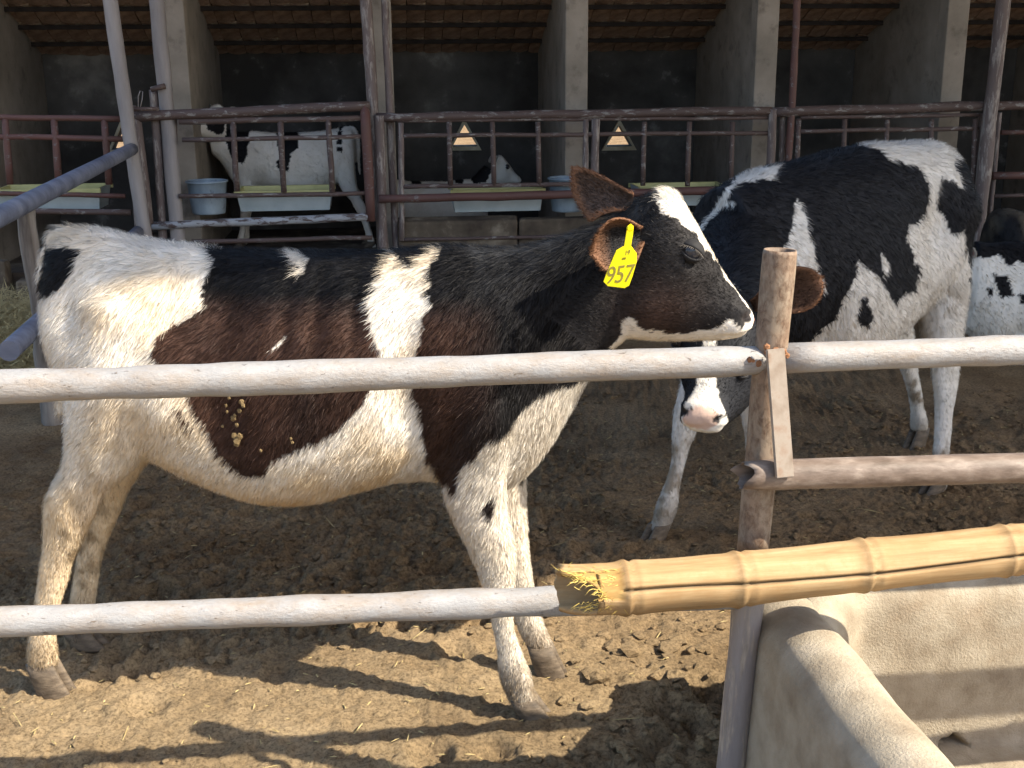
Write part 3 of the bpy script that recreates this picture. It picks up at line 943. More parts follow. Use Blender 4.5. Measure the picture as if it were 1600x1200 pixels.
    ca = me.attributes.new('col', 'FLOAT_COLOR', 'POINT')
    cc = np.concatenate([cc, np.ones((len(V) - len(cc), 3)) * .6])
    ca.data.foreach_set('color', np.c_[cc, np.ones(len(cc))].astype(np.float32).ravel())
    me.materials.append(M['bamboo'])
    add('culm', me, None, e)
    # frayed fibres
    V, Fc = [], []
    rng = np.random.default_rng(2)
    for k in range(300):
        if rng.random() < .45:
            t = rng.uniform(-.6, 1.6); s0 = rng.uniform(0, .012) + .060 * max(0, math.cos(t + .25)) ** .8
        else:
            t = rng.choice([rng.normal(-.35, .18), rng.normal(.75, .12), rng.normal(1.35, .15)]); s0 = rng.uniform(.02, .095)
        i = int(np.searchsorted(s, s0)); rr_ = r[i] - .004
        b0 = C[i] + np.array([0, -math.cos(t) * rr_, math.sin(t) * rr_])
        L = rng.uniform(.006, .020)
        nrm = np.array([0, -math.cos(t), math.sin(t)])
        d = np.array([rng.choice([-1.0, .8]), 0, 0]) + nrm * rng.uniform(.0, .45) + rng.uniform(-.4, .4, 3)
        d /= np.linalg.norm(d)
        sd = np.cross(d, nrm); sd /= np.linalg.norm(sd) + 1e-9
        w = rng.uniform(.0003, .0007); j = len(V)
        mid = b0 + d * L * .5 + rng.uniform(-.003, .003, 3)
        V += [b0 - sd * w, b0 + sd * w, mid + sd * w * .8, mid - sd * w * .8, mid + d * L * .5 + np.array([0, 0, rng.uniform(-.4, .4) * L])]
        Fc += [(j, j + 1, j + 2, j + 3), (j + 3, j + 2, j + 4)]
    fm = mat_noise('bamboo_fibre', [(0.3, (0.50, 0.36, 0.08)), (0.7, (0.66, 0.50, 0.15))], 60, rough=.7, bstr=0)
    o = add('frayed_fibres', mesh_pd('frayed_fibres', V, Fc), fm, e)
    o['kind'] = 'stuff'

    # concrete trough: swept rounded walls fused into one cast piece
    e = empty('feed_trough', tuple(FF.o), FF.yaw)
    tag(e, 'buff cast concrete feed trough with rounded rim at the lower right', 'trough')
    x0 = FF.pl(1236, 948, .0)[0] - .005
    ztop = .500
    bm = bmesh.new()
    def wall(p, q, hw_top, hw_bot, z_top, side):
        p, q = np.array(p, float), np.array(q, float)
        d = (q - p) / np.linalg.norm(q - p)
        nr = np.array([-d[1], d[0]])
        prof = []
        for a in np.linspace(0, math.pi, 11):
            prof.append((math.cos(a) * hw_top, z_top - hw_top * .85 + math.sin(a) * hw_top * .85))
        prof.append((-hw_bot[0], -.08)); prof.append((hw_bot[1], -.08))
        rings = [np.array([[c[0] + nr[0] * a, c[1] + nr[1] * a, z] for a, z in prof]) for c in (p, (p + q) / 2, q)]
        V, Fc = ring_loft(rings, True)
        vs = [bm.verts.new(tuple(v)) for v in V]
        for f_ in Fc:
            bm.faces.new([vs[i] for i in f_])
    yb_ = .055
    # left end wall towards the camera, back wall along the fence, near wall, right end
    wall((x0 + .008, .085), (x0 + .02, -.85), .066, (.085, .085), ztop - .015, 1)
    wall((x0 + .21, yb_ + .25), (x0 + .01, .05), .066, (.08, .07), ztop - .105, 1)
    wall((x0 + .19, yb_ + .28), (x0 + 2.6, yb_ + .28), .10, (.10, .10), ztop - .095, 1)
    wall((x0, -.88), (x0 + 2.6, -.88), .066, (.09, .10), ztop - .02, 1)
    wall((x0 + 2.6, yb_), (x0 + 2.6, -.88), .066, (.09, .10), ztop, 1)
    bmesh.ops.create_cube(bm, size=1, matrix=Matrix.Translation((x0 + 1.3, -.25, -.05)) @ Matrix.Diagonal((2.6, 1.2, .14, 1)))
    bmesh.ops.recalc_face_normals(bm, faces=bm.faces)
    me = bpy.data.meshes.new('t'); bm.to_mesh(me); bm.free()
    hole = FF.pl(1487, 1172, .23)
    o = voxel(me, .0115)
    P_, Q_ = o
    P_ = smooth_np(P_, Q_, 6)
    P_ = P_ + (np.stack([fbm(P_ * 7, 3, 1), fbm(P_ * 7, 3, 2), fbm(P_ * 7, 3, 3)], 1) - .5) * .014
    # drain hole pressed into the inner wall
    d = np.sqrt((P_[:, 0] - hole[0]) ** 2 + (P_[:, 2] - hole[2]) ** 2)
    k = (d < .03) & (P_[:, 1] < .27) & (P_[:, 1] > .1)
    P_[k, 1] += .09 * np.clip(1 - (d[k] / .03) ** 6, 0, 1)
    me = mesh_q('cast_body', P_, Q_)
    add('cast_body', me, M['concrete'], e)

def voxel(me, size):
    o = bpy.data.objects.new('tmp', me); COL.objects.link(o)
    md = o.modifiers.new('r', 'REMESH'); md.mode = 'VOXEL'; md.voxel_size = size; md.adaptivity = 0
    dg = bpy.context.evaluated_depsgraph_get(); dg.update()
    ev = o.evaluated_get(dg); m2 = ev.to_mesh()
    P_ = np.empty(len(m2.vertices) * 3, np.float32); m2.vertices.foreach_get('co', P_)
    Q_ = np.empty(len(m2.loops), np.int32); m2.loops.foreach_get('vertex_index', Q_)
    ev.to_mesh_clear()
    bpy.data.objects.remove(o); bpy.data.meshes.remove(me)
    return P_.reshape(-1, 3).astype(float), Q_.reshape(-1, 4)
def smooth_np(P_, Q_, it, lam=.5):
    E = np.concatenate([Q_[:, [0, 1]], Q_[:, [1, 2]], Q_[:, [2, 3]], Q_[:, [3, 0]]])
    n = len(P_)
    cnt = np.bincount(E[:, 0], minlength=n) + np.bincount(E[:, 1], minlength=n)
    cnt = np.maximum(cnt, 1)
    for _ in range(it):
        S = np.stack([np.bincount(E[:, 0], P_[E[:, 1], j], n) + np.bincount(E[:, 1], P_[E[:, 0], j], n) for j in range(3)], 1)
        P_ = P_ + lam * (S / cnt[:, None] - P_)
    return P_
def mesh_q(name, P_, Q_):
    me = bpy.data.meshes.new(name)
    me.vertices.add(len(P_)); me.vertices.foreach_set('co', P_.astype(np.float32).ravel())
    k = Q_.shape[1]
    me.loops.add(Q_.size); me.loops.foreach_set('vertex_index', Q_.astype(np.int32).ravel())
    me.polygons.add(len(Q_)); me.polygons.foreach_set('loop_start', np.arange(0, Q_.size, k, dtype=np.int32))
    me.update(calc_edges=True)
    me.polygons.foreach_set('use_smooth', np.ones(len(Q_), bool))
    return me
def set_col(me, C):
    ca = me.attributes.new('col', 'FLOAT_COLOR', 'POINT')
    ca.data.foreach_set('color', np.c_[C, np.ones(len(C))].astype(np.float32).ravel())
build_front()
# ------------------------------------------------------------------ calves
def ring_pts(A, B, lat, b, k=0.0, e=2.2, n=28):
    """closed ring: A and B the two outline points, lat the unit sideways vector, b its half width;
    k > 0 widens the B side"""
    A, B, lat = np.array(A), np.array(B), np.array(lat)
    c, h = (A + B) / 2, (A - B) / 2
    th = np.linspace(0, 2 * math.pi, n, endpoint=False)
    ct, st = np.cos(th), np.sin(th)
    p = 2.0 / e
    cx = np.sign(ct) * np.abs(ct) ** p
    sx = np.sign(st) * np.abs(st) ** p
    return c + cx[:, None] * h + (sx * b * (1 - k * cx))[:, None] * lat

C1 = Frame((-0.495, 2.407), -7.4)
LAT = np.array([0.0, 1.0, 0.0])

def pairs(data, t):
    return [(C1.pl(a[0], a[1], t), C1.pl(b[0], b[1], t), w, (rest[0] if rest else 0.0)) for a, b, w, *rest in data]

TRUNK = pairs([
    ((86, 398), (92, 470), .05), ((104, 362), (106, 560), .115, .1), ((142, 357), (150, 640), .16, .05),
    ((200, 372), (206, 690), .178), ((265, 382), (265, 716), .176, .05), ((340, 388), (344, 752), .185, .15),
    ((420, 392), (420, 774), .202, .22), ((500, 394), (500, 776), .207, .22), ((570, 393), (570, 757), .20, .18),
    ((640, 388), (640, 742), .182, .12), ((700, 383), (704, 744), .160, .10), ((758, 388), (762, 764), .145, .05),
    ((806, 388), (808, 752), .128, -.05), ((846, 377), (856, 700), .108), ((888, 365), (893, 632), .092),
    ((930, 350), (922, 585), .082), ((965, 335), (948, 555), .075), ((1000, 318), (975, 535), .068)], 0.0)
HIND_N = pairs([
    ((235, 470), (104, 460), .06), ((258, 590), (104, 590), .072), ((240, 680), (106, 678), .064),
    ((205, 735), (96, 735), .05), ((168, 768), (72, 776), .036), ((148, 806), (68, 806), .030),
    ((127, 850), (68, 852), .026), ((110, 893), (61, 896), .023), ((96, 938), (54, 940), .022),
    ((88, 985), (47, 990), .023), ((88, 1018), (44, 1020), .029), ((92, 1040), (50, 1044), .027)], -0.105)
HIND_F = pairs([
    ((250, 480), (140, 480), .06), ((258, 610), (150, 610), .068), ((246, 695), (152, 695), .06),
    ((222, 735), (142, 742), .048), ((200, 767), (128, 774), .034), ((185, 808), (122, 810), .029),
    ((166, 852), (123, 854), .025), ((156, 895), (116, 896), .022), ((150, 938), (109, 940), .021),
    ((146, 970), (104, 973), .022), ((146, 992), (101, 996), .028), ((148, 1006), (106, 1010), .026)], 0.105)
FORE_N = pairs([
    ((795, 540), (690, 560), .045), ((800, 640), (686, 670), .058), ((792, 715), (694, 742), .052),
    ((790, 785), (699, 785), .046), ((804, 858), (735, 860), .036), ((805, 902), (751, 905), .034),
    ((802, 945), (765, 945), .025), ((802, 975), (770, 975), .021), ((812, 1010), (777, 1012), .022),
    ((828, 1050), (781, 1058), .028), ((834, 1078), (792, 1086), .026), ((842, 1094), (802, 1102), .027)], -0.095)
FORE_F = pairs([
    ((815, 560), (725, 560), .045), ((822, 670), (735, 700), .052), ((820, 785), (750, 790), .040),
    ((826, 858), (780, 862), .032), ((831, 900), (792, 903), .032), ((838, 940), (800, 942), .023),
    ((848, 970), (808, 974), .021), ((860, 998), (820, 1004), .026), ((866, 1010), (828, 1016), .025)], 0.085)
HEAD_PX = [  # top outline, bottom outline, half width, shape
    ((985, 320), (965, 520), .068, .0), ((1012, 303), (985, 528), .080, -.05), ((1042, 294), (1012, 531), .087, -.15), ((1066, 312), (1040, 532), .088, -.22),
    ((1090, 352), (1062, 533), .078, -.20), ((1112, 392), (1084, 532), .062, -.10), ((1132, 428), (1106, 531), .052, 0), ((1152, 455), (1130, 530), .050, .05),
    ((1167, 474), (1152, 526), .049, 0), ((1176, 488), (1165, 520), .041, 0), ((1180, 496), (1173, 513), .022, 0)]
H0 = C1.pl(1000, 340, 0.0)
H1 = C1.pl(1178, 503, 0.0)
_hx = (H1 - H0) / np.linalg.norm(H1 - H0)
_hz = np.array([-_hx[2], 0, _hx[0]])
def to_head(p):
    d = np.asarray(p) - H0
    return np.array([np.dot(d, _hx), d[1] if len(d) > 1 else 0, np.dot(d, _hz)])
HEAD = [(to_head(C1.pl(a[0], a[1], 0)), to_head(C1.pl(b[0], b[1], 0)), w, k) for a, b, w, k in HEAD_PX]
def hpx(x, y, t=0.0):
    """head-local point of a profile pixel at sideways offset t"""
    p = C1.pl(x, y, t)
    q = to_head(p); q[1] = t
    return q

class HeadPose:
    """head-local -> calf-local"""
    def __init__(self, origin, fwd, up):
        self.o = np.array(origin, float)
        f = np.array(fwd, float); f /= np.linalg.norm(f)
        u = np.array(up, float); u -= f * np.dot(u, f); u /= np.linalg.norm(u)
        self.B = np.stack([f, np.cross(u, f), u], 1)     # columns: x forward, y left, z up
    def __call__(self, P):
        return self.o + np.atleast_2d(P) @ self.B.T
    def inv(self, P):
        return (np.atleast_2d(P) - self.o) @ self.B
POSE1 = HeadPose(H0, _hx, _hz)

def leg_shift(rings, ds, dt, z_hi=None):
    """lean a leg so that its foot moves by (ds, dt)"""
    zs = [(a[2] + b[2]) / 2 for a, b, w, k in rings]
    hi, lo = zs[1] if z_hi is None else z_hi, zs[-1]
    out = []
    for (a, b, w, k), z in zip(rings, zs):
        q = min(1, max(0, (hi - z) / (hi - lo)))
        d = np.array([ds * q, dt * q, 0])
        out.append((a + d, b + d, w, k))
    return out

def smooth_rings(rings, sub=3):
    """Catmull-Rom through the rings"""
    n = len(rings)
    A = np.array([np.r_[r[0], r[1], r[2], r[3]] for r in rings])
    out = []
    for i in range(n - 1):
        p0, p1, p2, p3 = A[max(i - 1, 0)], A[i], A[i + 1], A[min(i + 2, n - 1)]
        for s in np.arange(sub) / sub:
            out.append(.5 * ((2 * p1) + (-p0 + p2) * s + (2 * p0 - 5 * p1 + 4 * p2 - p3) * s * s + (-p0 + 3 * p1 - 3 * p2 + p3) * s ** 3))
    out.append(A[-1])
    return [(o[:3], o[3:6], max(o[6], .004), o[7]) for o in out]

def add_loft(bm, rings, lat=None, e=2.1, sub=3):
    R_ = []
    for a, b, w, k in smooth_rings(rings, sub):
        R_.append(ring_pts(a, b, LAT if lat is None else lat, w, k, e))
    V, Fc = ring_loft(R_, True)
    vs = [bm.verts.new(tuple(v)) for v in V]
    for f_ in Fc:
        bm.faces.new([vs[i] for i in f_])
def add_lofts3(bm, R_):
    V, Fc = ring_loft(R_, True)
    vs = [bm.verts.new(tuple(v)) for v in V]
    for f_ in Fc:
        bm.faces.new([vs[i] for i in f_])
def add_tube(bm, pts, rad, n=14):
    pts = np.array(pts, float)
    t = np.gradient(pts, axis=0); t /= np.linalg.norm(t, axis=1)[:, None]
    R_ = []
    th = np.linspace(0, 2 * math.pi, n, endpoint=False)
    for p, d, r in zip(pts, t, rad):
        u = np.array([0, 1.0, 0]) if abs(d[1]) < .8 else np.array([1.0, 0, 0])
        a = np.cross(d, u); a /= np.linalg.norm(a); b = np.cross(d, a)
        R_.append(p + r * (np.cos(th)[:, None] * a + np.sin(th)[:, None] * b))
    add_lofts3(bm, R_)

def vert_normals(P_, Q_):
    n = np.cross(P_[Q_[:, 2]] - P_[Q_[:, 0]], P_[Q_[:, 3]] - P_[Q_[:, 1]])
    N = np.stack([sum(np.bincount(Q_[:, j], n[:, c], len(P_)) for j in range(4)) for c in range(3)], 1)
    return N / (np.linalg.norm(N, axis=1)[:, None] + 1e-12)

def make_fur(name, P_, Q_, N_, count, len_fn, dir_fn, col_fn, width, parent, seed, dens_fn=None, lift=.38):
    rng = np.random.default_rng(seed)
    T = np.concatenate([Q_[:, [0, 1, 2]], Q_[:, [0, 2, 3]]])
    ar = np.linalg.norm(np.cross(P_[T[:, 1]] - P_[T[:, 0]], P_[T[:, 2]] - P_[T[:, 0]]), axis=1)
    cen = P_[T].mean(1)
    if dens_fn is not None:
        ar = ar * dens_fn(cen)
    idx = rng.choice(len(T), count, p=ar / ar.sum())
    u, v = rng.random(count), rng.random(count)
    k = u + v > 1
    u[k], v[k] = 1 - u[k], 1 - v[k]
    w = 1 - u - v
    t = T[idx]
    p = P_[t[:, 0]] * w[:, None] + P_[t[:, 1]] * u[:, None] + P_[t[:, 2]] * v[:, None]
    nn = N_[t[:, 0]] * w[:, None] + N_[t[:, 1]] * u[:, None] + N_[t[:, 2]] * v[:, None]
    nn /= np.linalg.norm(nn, axis=1)[:, None]
    L = len_fn(p, nn) * rng.uniform(.6, 1.25, count)
    d = dir_fn(p, nn)
    sw = np.stack([fbm(p * 14 + 5 * j, 2, 40 + j) - .5 for j in range(3)], 1)       # tufts
    d = d + sw * .8 + rng.normal(0, .16, (count, 3))
    d -= nn * np.sum(d * nn, 1)[:, None]
    d /= np.linalg.norm(d, axis=1)[:, None] + 1e-9
    lf = lift * rng.uniform(.4, 1.6, count) * (.55 + .9 * fbm(p * 22, 2, 77))
    d1 = d + nn * lf[:, None] * 1.5; d1 /= np.linalg.norm(d1, axis=1)[:, None]
    d2 = d + nn * lf[:, None] * .35; d2 /= np.linalg.norm(d2, axis=1)[:, None]
    sd = np.cross(d, nn)
    sd += rng.normal(0, .35, (count, 3)); sd /= np.linalg.norm(sd, axis=1)[:, None]
    wd = width * rng.uniform(.6, 1.3, count)
    base = p - nn * .001
    m1 = base + d1 * (L * .5)[:, None]
    tip = m1 + d2 * (L * .55)[:, None]
    V = np.empty((count, 5, 3))
    V[:, 0] = base - sd * wd[:, None]; V[:, 1] = base + sd * wd[:, None]
    V[:, 2] = m1 + sd * (wd * .75)[:, None]; V[:, 3] = m1 - sd * (wd * .75)[:, None]
    V[:, 4] = tip
    o5 = np.arange(count)[:, None] * 5
    lp = np.concatenate([o5 + np.array([[0, 1, 2, 3]]), o5 + np.array([[3, 2, 4]])], 1)      # 7 loops per hair
    me = bpy.data.meshes.new(name)
    me.vertices.add(count * 5); me.vertices.foreach_set('co', V.astype(np.float32).ravel())
    me.loops.add(count * 7); me.loops.foreach_set('vertex_index', lp.astype(np.int32).ravel())
    me.polygons.add(count * 2)
    st = (np.arange(count)[:, None] * 7 + np.array([[0, 4]])).ravel()
    me.polygons.foreach_set('loop_start', st.astype(np.int32))
    me.update(calc_edges=True)
    me.polygons.foreach_set('use_smooth', np.ones(count * 2, bool))
    c = col_fn(p, nn, rng)
    var = rng.uniform(.86, 1.12, (count, 1))
    c5 = np.repeat((c * var)[:, None, :], 5, 1)
    c5[:, 0:2] *= .92
    set_col(me, c5.reshape(-1, 3))
    hn = nn * .75 + rng.normal(0, .42, (count, 3))
    hn /= np.linalg.norm(hn, axis=1)[:, None]
    me.normals_split_custom_set_from_vertices(np.repeat(hn, 5, 0).astype(np.float32))
    me.materials.append(M['fur'])
    o = add(name, me, None, parent)
    return o

# ---- shared colours
WHITE = np.array([.86, .81, .73]); CREAM = np.array([.72, .57, .37]); DIRT = np.array([.24, .165, .09])
BLACK = np.array([.0078, .0074, .0086]); BROWN = np.array([.082, .042, .029])
RUSTY = np.array([.135, .068, .038]); PINK = np.array([.62, .33, .28]); DARKSKIN = np.array([.03, .025, .025])

def build_ear(pose_fn, root, axis, across, length, width, cup, name, parent, body, rim, inner, n_fur, seed, fold=0.0, rim_at=.62, skew=0.0, grid=None):
    """cupped leaf-shaped ear; axis = root to tip, across = along the width, the cup opens to axis x across"""
    axis = np.array(axis, float); axis /= np.linalg.norm(axis)
    across = np.array(across, float); across -= axis * np.dot(across, axis); across /= np.linalg.norm(across)
    face = np.cross(axis, across)
    nu, nv = 16, 17
    G = np.zeros((nu, nv, 3)); U = np.zeros((nu, nv)); Wv = np.zeros((nu, nv))
    for i, u in enumerate(np.linspace(0, 1, nu)):
        w = width / 2 * ((0.26 + .74 * math.sin(min(1, u / .68) * math.pi / 2) ** 1.2) if u < .68 else math.sqrt(max(.012, 1 - ((u - .68) / .325) ** 1.6)))
        for j, v in enumerate(np.linspace(-1, 1, nv)):
            ang = v * (cup * (1.25 - .55 * u))
            rr = w / math.sin(min(cup * (1.25 - .55 * u), 1.5)) if cup > .05 else w
            x = rr * math.sin(ang); z = rr * (1 - math.cos(ang))
            G[i, j] = np.array(root) + axis * (u * length) + across * (x + skew * width * u * u) + face * (z - fold * u * u * length)
            U[i, j], Wv[i, j] = u, v
    if grid is not None:
        for i in range(nu):
            for j in range(nv):
                G[i, j] = grid(U[i, j], (Wv[i, j] + 1) / 2)
    # thickness
    N = np.cross(np.gradient(G, axis=0), np.gradient(G, axis=1)); N /= np.linalg.norm(N, axis=2)[:, :, None] + 1e-9
    s = np.sign(np.sum(N * face, 2)).mean() or 1.0
    N *= s
    th = .0035
    front, back = G + N * th * .5, G - N * th * .5
    V = np.concatenate([front.reshape(-1, 3), back.reshape(-1, 3)])
    m = nu * nv
    Q = []
    for i in range(nu - 1):
        for j in range(nv - 1):
            a = i * nv + j
            Q.append((a, a + 1, a + nv + 1, a + nv)); Q.append((m + a, m + a + nv, m + a + nv + 1, m + a + 1))
    for i in range(nu - 1):
        for j in (0, nv - 1):
            a = i * nv + j
            Q.append((a, a + nv, m + a + nv, m + a) if j == 0 else (a, m + a, m + a + nv, a + nv))
    for j in range(nv - 1):
        for i in (0, nu - 1):
            a = i * nv + j
            Q.append((a, m + a, m + a + 1, a + 1) if i == 0 else (a, a + 1, m + a + 1, m + a))
    Q = np.array(Q)
    uu = np.r_[U.ravel(), U.ravel()]; vv = np.abs(np.r_[Wv.ravel(), Wv.ravel()])
    edge = np.clip((np.maximum(vv, (uu - .25) / .75) - rim_at) / max(.12, .92 - rim_at), 0, 1)[:, None]
    isf = np.r_[np.ones(m), np.zeros(m)][:, None]
    c = np.where(isf > .5, inner, body) * (1 - edge) + rim * edge
    Vl = pose_fn(V)
    me = mesh_q(name, Vl, Q)
    set_col(me, c); me.materials.append(M['skin'])
    ear = add(name, me, None, parent)
    Nn = vert_normals(Vl, Q)
    # fur on the ear: colour looked up from nearest vertex through a KD search on sampled faces
    from mathutils.kdtree import KDTree
    kd = KDTree(len(Vl))
    for i, v in enumerate(Vl):
        kd.insert(v, i)
    kd.balance()
    ax_l = pose_fn(np.array([axis]))[0] - pose_fn(np.zeros((1, 3)))[0]
    def colf(p, nn, rng):
        ids = [kd.find(q)[1] for q in p]
        return c[ids]
    make_fur('ear_fur', Vl, Q, Nn, n_fur, lambda p, n_: np.full(len(p), .010), lambda p, n_: np.tile(ax_l, (len(p), 1)), colf, .0006, ear, seed, lift=.3)
    return ear

def hoof_mesh(front, back, w, z0, dirn):
    """cloven hoof below the pastern ring (front/back points) down to z0"""
    V, Fc = [], []
    c = (front + back) / 2; h = np.linalg.norm(front - back) / 2
    for side in (-1, 1):
        R_ = []
        for q, (ext_f, ext_b, hw) in zip((1.25, .8, .45, .12, 0.0), ((1.0, 1.0, .52), (1.15, 1.0, .60), (1.3, 1.0, .66), (1.5, .98, .68), (1.46, .95, .64))):
            zz = z0 + max(min(front[2], back[2]) - z0, .042) * q
            lean = (1 - q) * .018
            F_ = np.array([c[0] + h * ext_f * dirn + lean * dirn, c[1] + side * w * .52, zz])
            B_ = np.array([c[0] - h * ext_b * dirn + lean * dirn, c[1] + side * w * .56, zz])
            R_.append(ring_pts(F_, B_, LAT, w * hw * .92, .22, 2.0, 14))
        v, f_ = ring_loft(R_, True)
        o = len(V); V += v; Fc += [tuple(i + o for i in q_) for q_ in f_]
    return mesh_pd('hoof', V, Fc, True)

def build_calf(name, label, frame, legs, pose, neck=None, trunk=None, coat=None, n_fur=100000, vox=.0075, tail=True,
               bumps=(), group=None, ears=None, eye=True, seed=1, lie=False, fur_w=.0007, zoff=0.0, hooves=True, dark_face=True, fur_len=1.0, tail_pts=None):
    root = empty(name, tuple(frame.o + np.array([0, 0, zoff])), frame.yaw, frame.scale)
    tag(root, label, 'calf', group)
    bm = bmesh.new()
    add_loft(bm, TRUNK if trunk is None else trunk)
    for rings in legs:
        add_loft(bm, rings)
    hd = [(pose(a)[0], pose(b)[0], w, k) for a, b, w, k in HEAD]
    lat_h = pose.B[:, 1]
    add_loft(bm, hd, lat_h, 2.25)
    if neck is not None:
        add_lofts3(bm, neck)
    if tail:
        tp = tail_pts if tail_pts is not None else [C1.pl(x, y, 0) for x, y in ((112, 372), (92, 374), (77, 396), (71, 440), (76, 500), (88, 560), (95, 610), (97, 650))]
        add_tube(bm, tp, np.array([.028, .026, .021, .017, .014, .013, .014, .012]))
    bmesh.ops.recalc_face_normals(bm, faces=bm.faces)
    me = bpy.data.meshes.new('t'); bm.to_mesh(me); bm.free()
    P_, Q_ = voxel(me, vox)
    P_ = smooth_np(P_, Q_, max(3, int(.042 / vox)))
    N_ = vert_normals(P_, Q_)
    sgn = 1 if np.mean(np.sum(N_ * (P_ - P_.mean(0)), 1)) > 0 else -1
    if sgn < 0:
        Q_ = Q_[:, ::-1]; N_ = -N_
    for c, r, a in bumps:
        d2 = np.sum(((P_ - np.array(c)) / np.array(r)) ** 2, 1)
        P_ = P_ + N_ * (1.9 * a * np.exp(-d2))[:, None]
    # face details in head space: eye sockets, cheeks, nostrils, mouth line
    Hh = pose.inv(P_)
    for side in (-1, 1):
        for (x, y, t, r, a) in ((1086, 392, .085, .022, .008), (1083, 411, .085, .016, -.011), (1072, 418, .085, .013, .004), (1020, 480, .08, .04, .006), (1105, 455, .05, .03, -.005),
                                (1166, 497, .036, .0085, -.013), (1160, 486, .04, .011, .005), (1150, 513, .044, .016, .004)):
            q = hpx(x, y, t * side)
            d2 = ((Hh[:, 0] - q[0]) ** 2 + (Hh[:, 2] - q[2]) ** 2) / r ** 2 + ((Hh[:, 1] - q[1]) / .06) ** 2
            P_ = P_ + N_ * (a * np.exp(-d2) * (Hh[:, 1] * side > 0))[:, None]
    q0, q1 = hpx(1176, 513), hpx(1122, 521)
    sgm = np.clip(((Hh[:, 0] - q0[0]) * (q1[0] - q0[0]) + (Hh[:, 2] - q0[2]) * (q1[2] - q0[2])) / ((q1[0] - q0[0]) ** 2 + (q1[2] - q0[2]) ** 2), 0, 1)
    dm = np.hypot(Hh[:, 0] - q0[0] - sgm * (q1[0] - q0[0]), Hh[:, 2] - q0[2] - sgm * (q1[2] - q0[2]))
    P_ = P_ - N_ * (.004 * np.exp(-(dm / .004) ** 2))[:, None]
    N_ = vert_normals(P_, Q_)
    P_ = P_ + N_ * ((fbm(P_ * 16, 3, seed) - .5) * .006)[:, None]
    N_ = vert_normals(P_, Q_)
    inh = lambda p: pose.inv(p)
    nose_c = hpx(1176, 502)
    def is_nose(p):
        h = inh(p)
        return np.linalg.norm(h - nose_c, axis=1) < .030
    def colf(p, nn, rng=None):
        return coat(p, nn, inh(p))
    C_ = colf(P_, N_)
    me = mesh_q('body', P_, Q_)
    set_col(me, C_); me.materials.append(M['hide'])
    body = add('body', me, None, root)
    sc = 1.0
    def len_fn(p, nn):
        h = inh(p)
        L = np.full(len(p), .021)
        L = np.where(p[:, 2] < .50, .017, L)
        L = np.where(p[:, 2] < .36, .011, L)
        hd_ = h[:, 0] > -.02
        L = np.where(hd_ & (np.abs(h[:, 1]) < .12) & (h[:, 0] < .40) & (np.abs(h[:, 2]) < .25), .009, L)
        L = np.where(np.linalg.norm(h - nose_c, axis=1) < .07, .005, L)
        L = np.where(is_nose(p), .0012, L)
        pollc = hpx(1035, 296)
        L = np.where(np.linalg.norm(h - pollc, axis=1) < .05, .020, L)
        top = (nn[:, 2] > .6) & ~hd_ & (p[:, 2] > .6)
        L = np.where(top, L * 1.25, L)
        return L * fur_len
    def dir_fn(p, nn):
        d = np.tile(np.array([-.55, 0, -.85]), (len(p), 1))
        h = inh(p)
        ishd = (h[:, 0] > .0) & (np.abs(h[:, 1]) < .12) & (np.abs(h[:, 2]) < .25)
        d[ishd] = pose.B @ np.array([-1.0, 0, -.25])
        leg = p[:, 2] < .45
        d[leg] = np.array([-.1, 0, -1.0])
        return d
    make_fur('fur', P_, Q_, N_, n_fur, len_fn, dir_fn, colf, fur_w, body, seed,
             dens_fn=lambda c: np.where(inh(c)[:, 0] > 0, 1.9, 1.0) * np.where(c[:, 2] < .36, 1.5, 1.0))
    bvh = BVHTree.FromPolygons([Vector(v) for v in P_], Q_.tolist())
    if eye:
        for side in (-1, 1):
            q = hpx(1083, 409, .2 * side)
            o_, d_ = pose(q)[0], -lat_h * side
            hit = bvh.ray_cast(Vector(o_), Vector(d_))
            if hit[0] is None:
                continue
            c = np.array(hit[0]) - lat_h * side * .0090
            bm = bmesh.new()
            bmesh.ops.create_uvsphere(bm, u_segments=20, v_segments=14, radius=.0195)
            for v in bm.verts:
                v.co = Vector(c + np.array(v.co))
            m_ = bpy.data.meshes.new('eye'); bm.to_mesh(m_); bm.free()
            m_.polygons.foreach_set('use_smooth', [True] * len(m_.polygons))
            ey = add('eye', m_, M['eye'], root)
            # eyelids: two crescent shells around the ball
            for lid, (a0, a1) in (('eyelid', (.46, 1.5)), ('eyelid', (-1.5, -.50))):
                R1, nA, nB = .0206, 14, 7
                V, Q2 = [], []
                out = lat_h * side; fx = pose.B[:, 0]; uz = pose.B[:, 2]
                # lid hinge axis runs along the eye slit (slightly tilted)
                ax_s = fx * .97 + uz * .22; ax_s /= np.linalg.norm(ax_s)
                up_s = np.cross(out, ax_s); up_s *= np.sign(np.dot(up_s, uz))
                for i in range(nA):
                    al = -1.45 + 2.9 * i / (nA - 1)
                    for j in range(nB):
                        be = a0 + (a1 - a0) * j / (nB - 1)
                        if j == (0 if a0 > 0 else nB - 1):
                            be *= (1 - .55 * (al / 1.45) ** 2)
                        V.append(c + R1 * (math.sin(al) * ax_s * 1.12 + math.cos(al) * (math.cos(be) * out + math.sin(be) * up_s)))
                for i in range(nA - 1):
                    for j in range(nB - 1):
                        a = i * nB + j
                        Q2.append((a, a + 1, a + nB + 1, a + nB))
                lm = mesh_pd(lid, V, Q2, True)
                set_col(lm, np.tile(BLACK * 1.3 + .012, (len(V), 1))); lm.materials.append(M['hide'])
                lo = add(lid, lm, None, root)
                md = lo.modifiers.new('s', 'SOLIDIFY'); md.thickness = .003; md.offset = 1
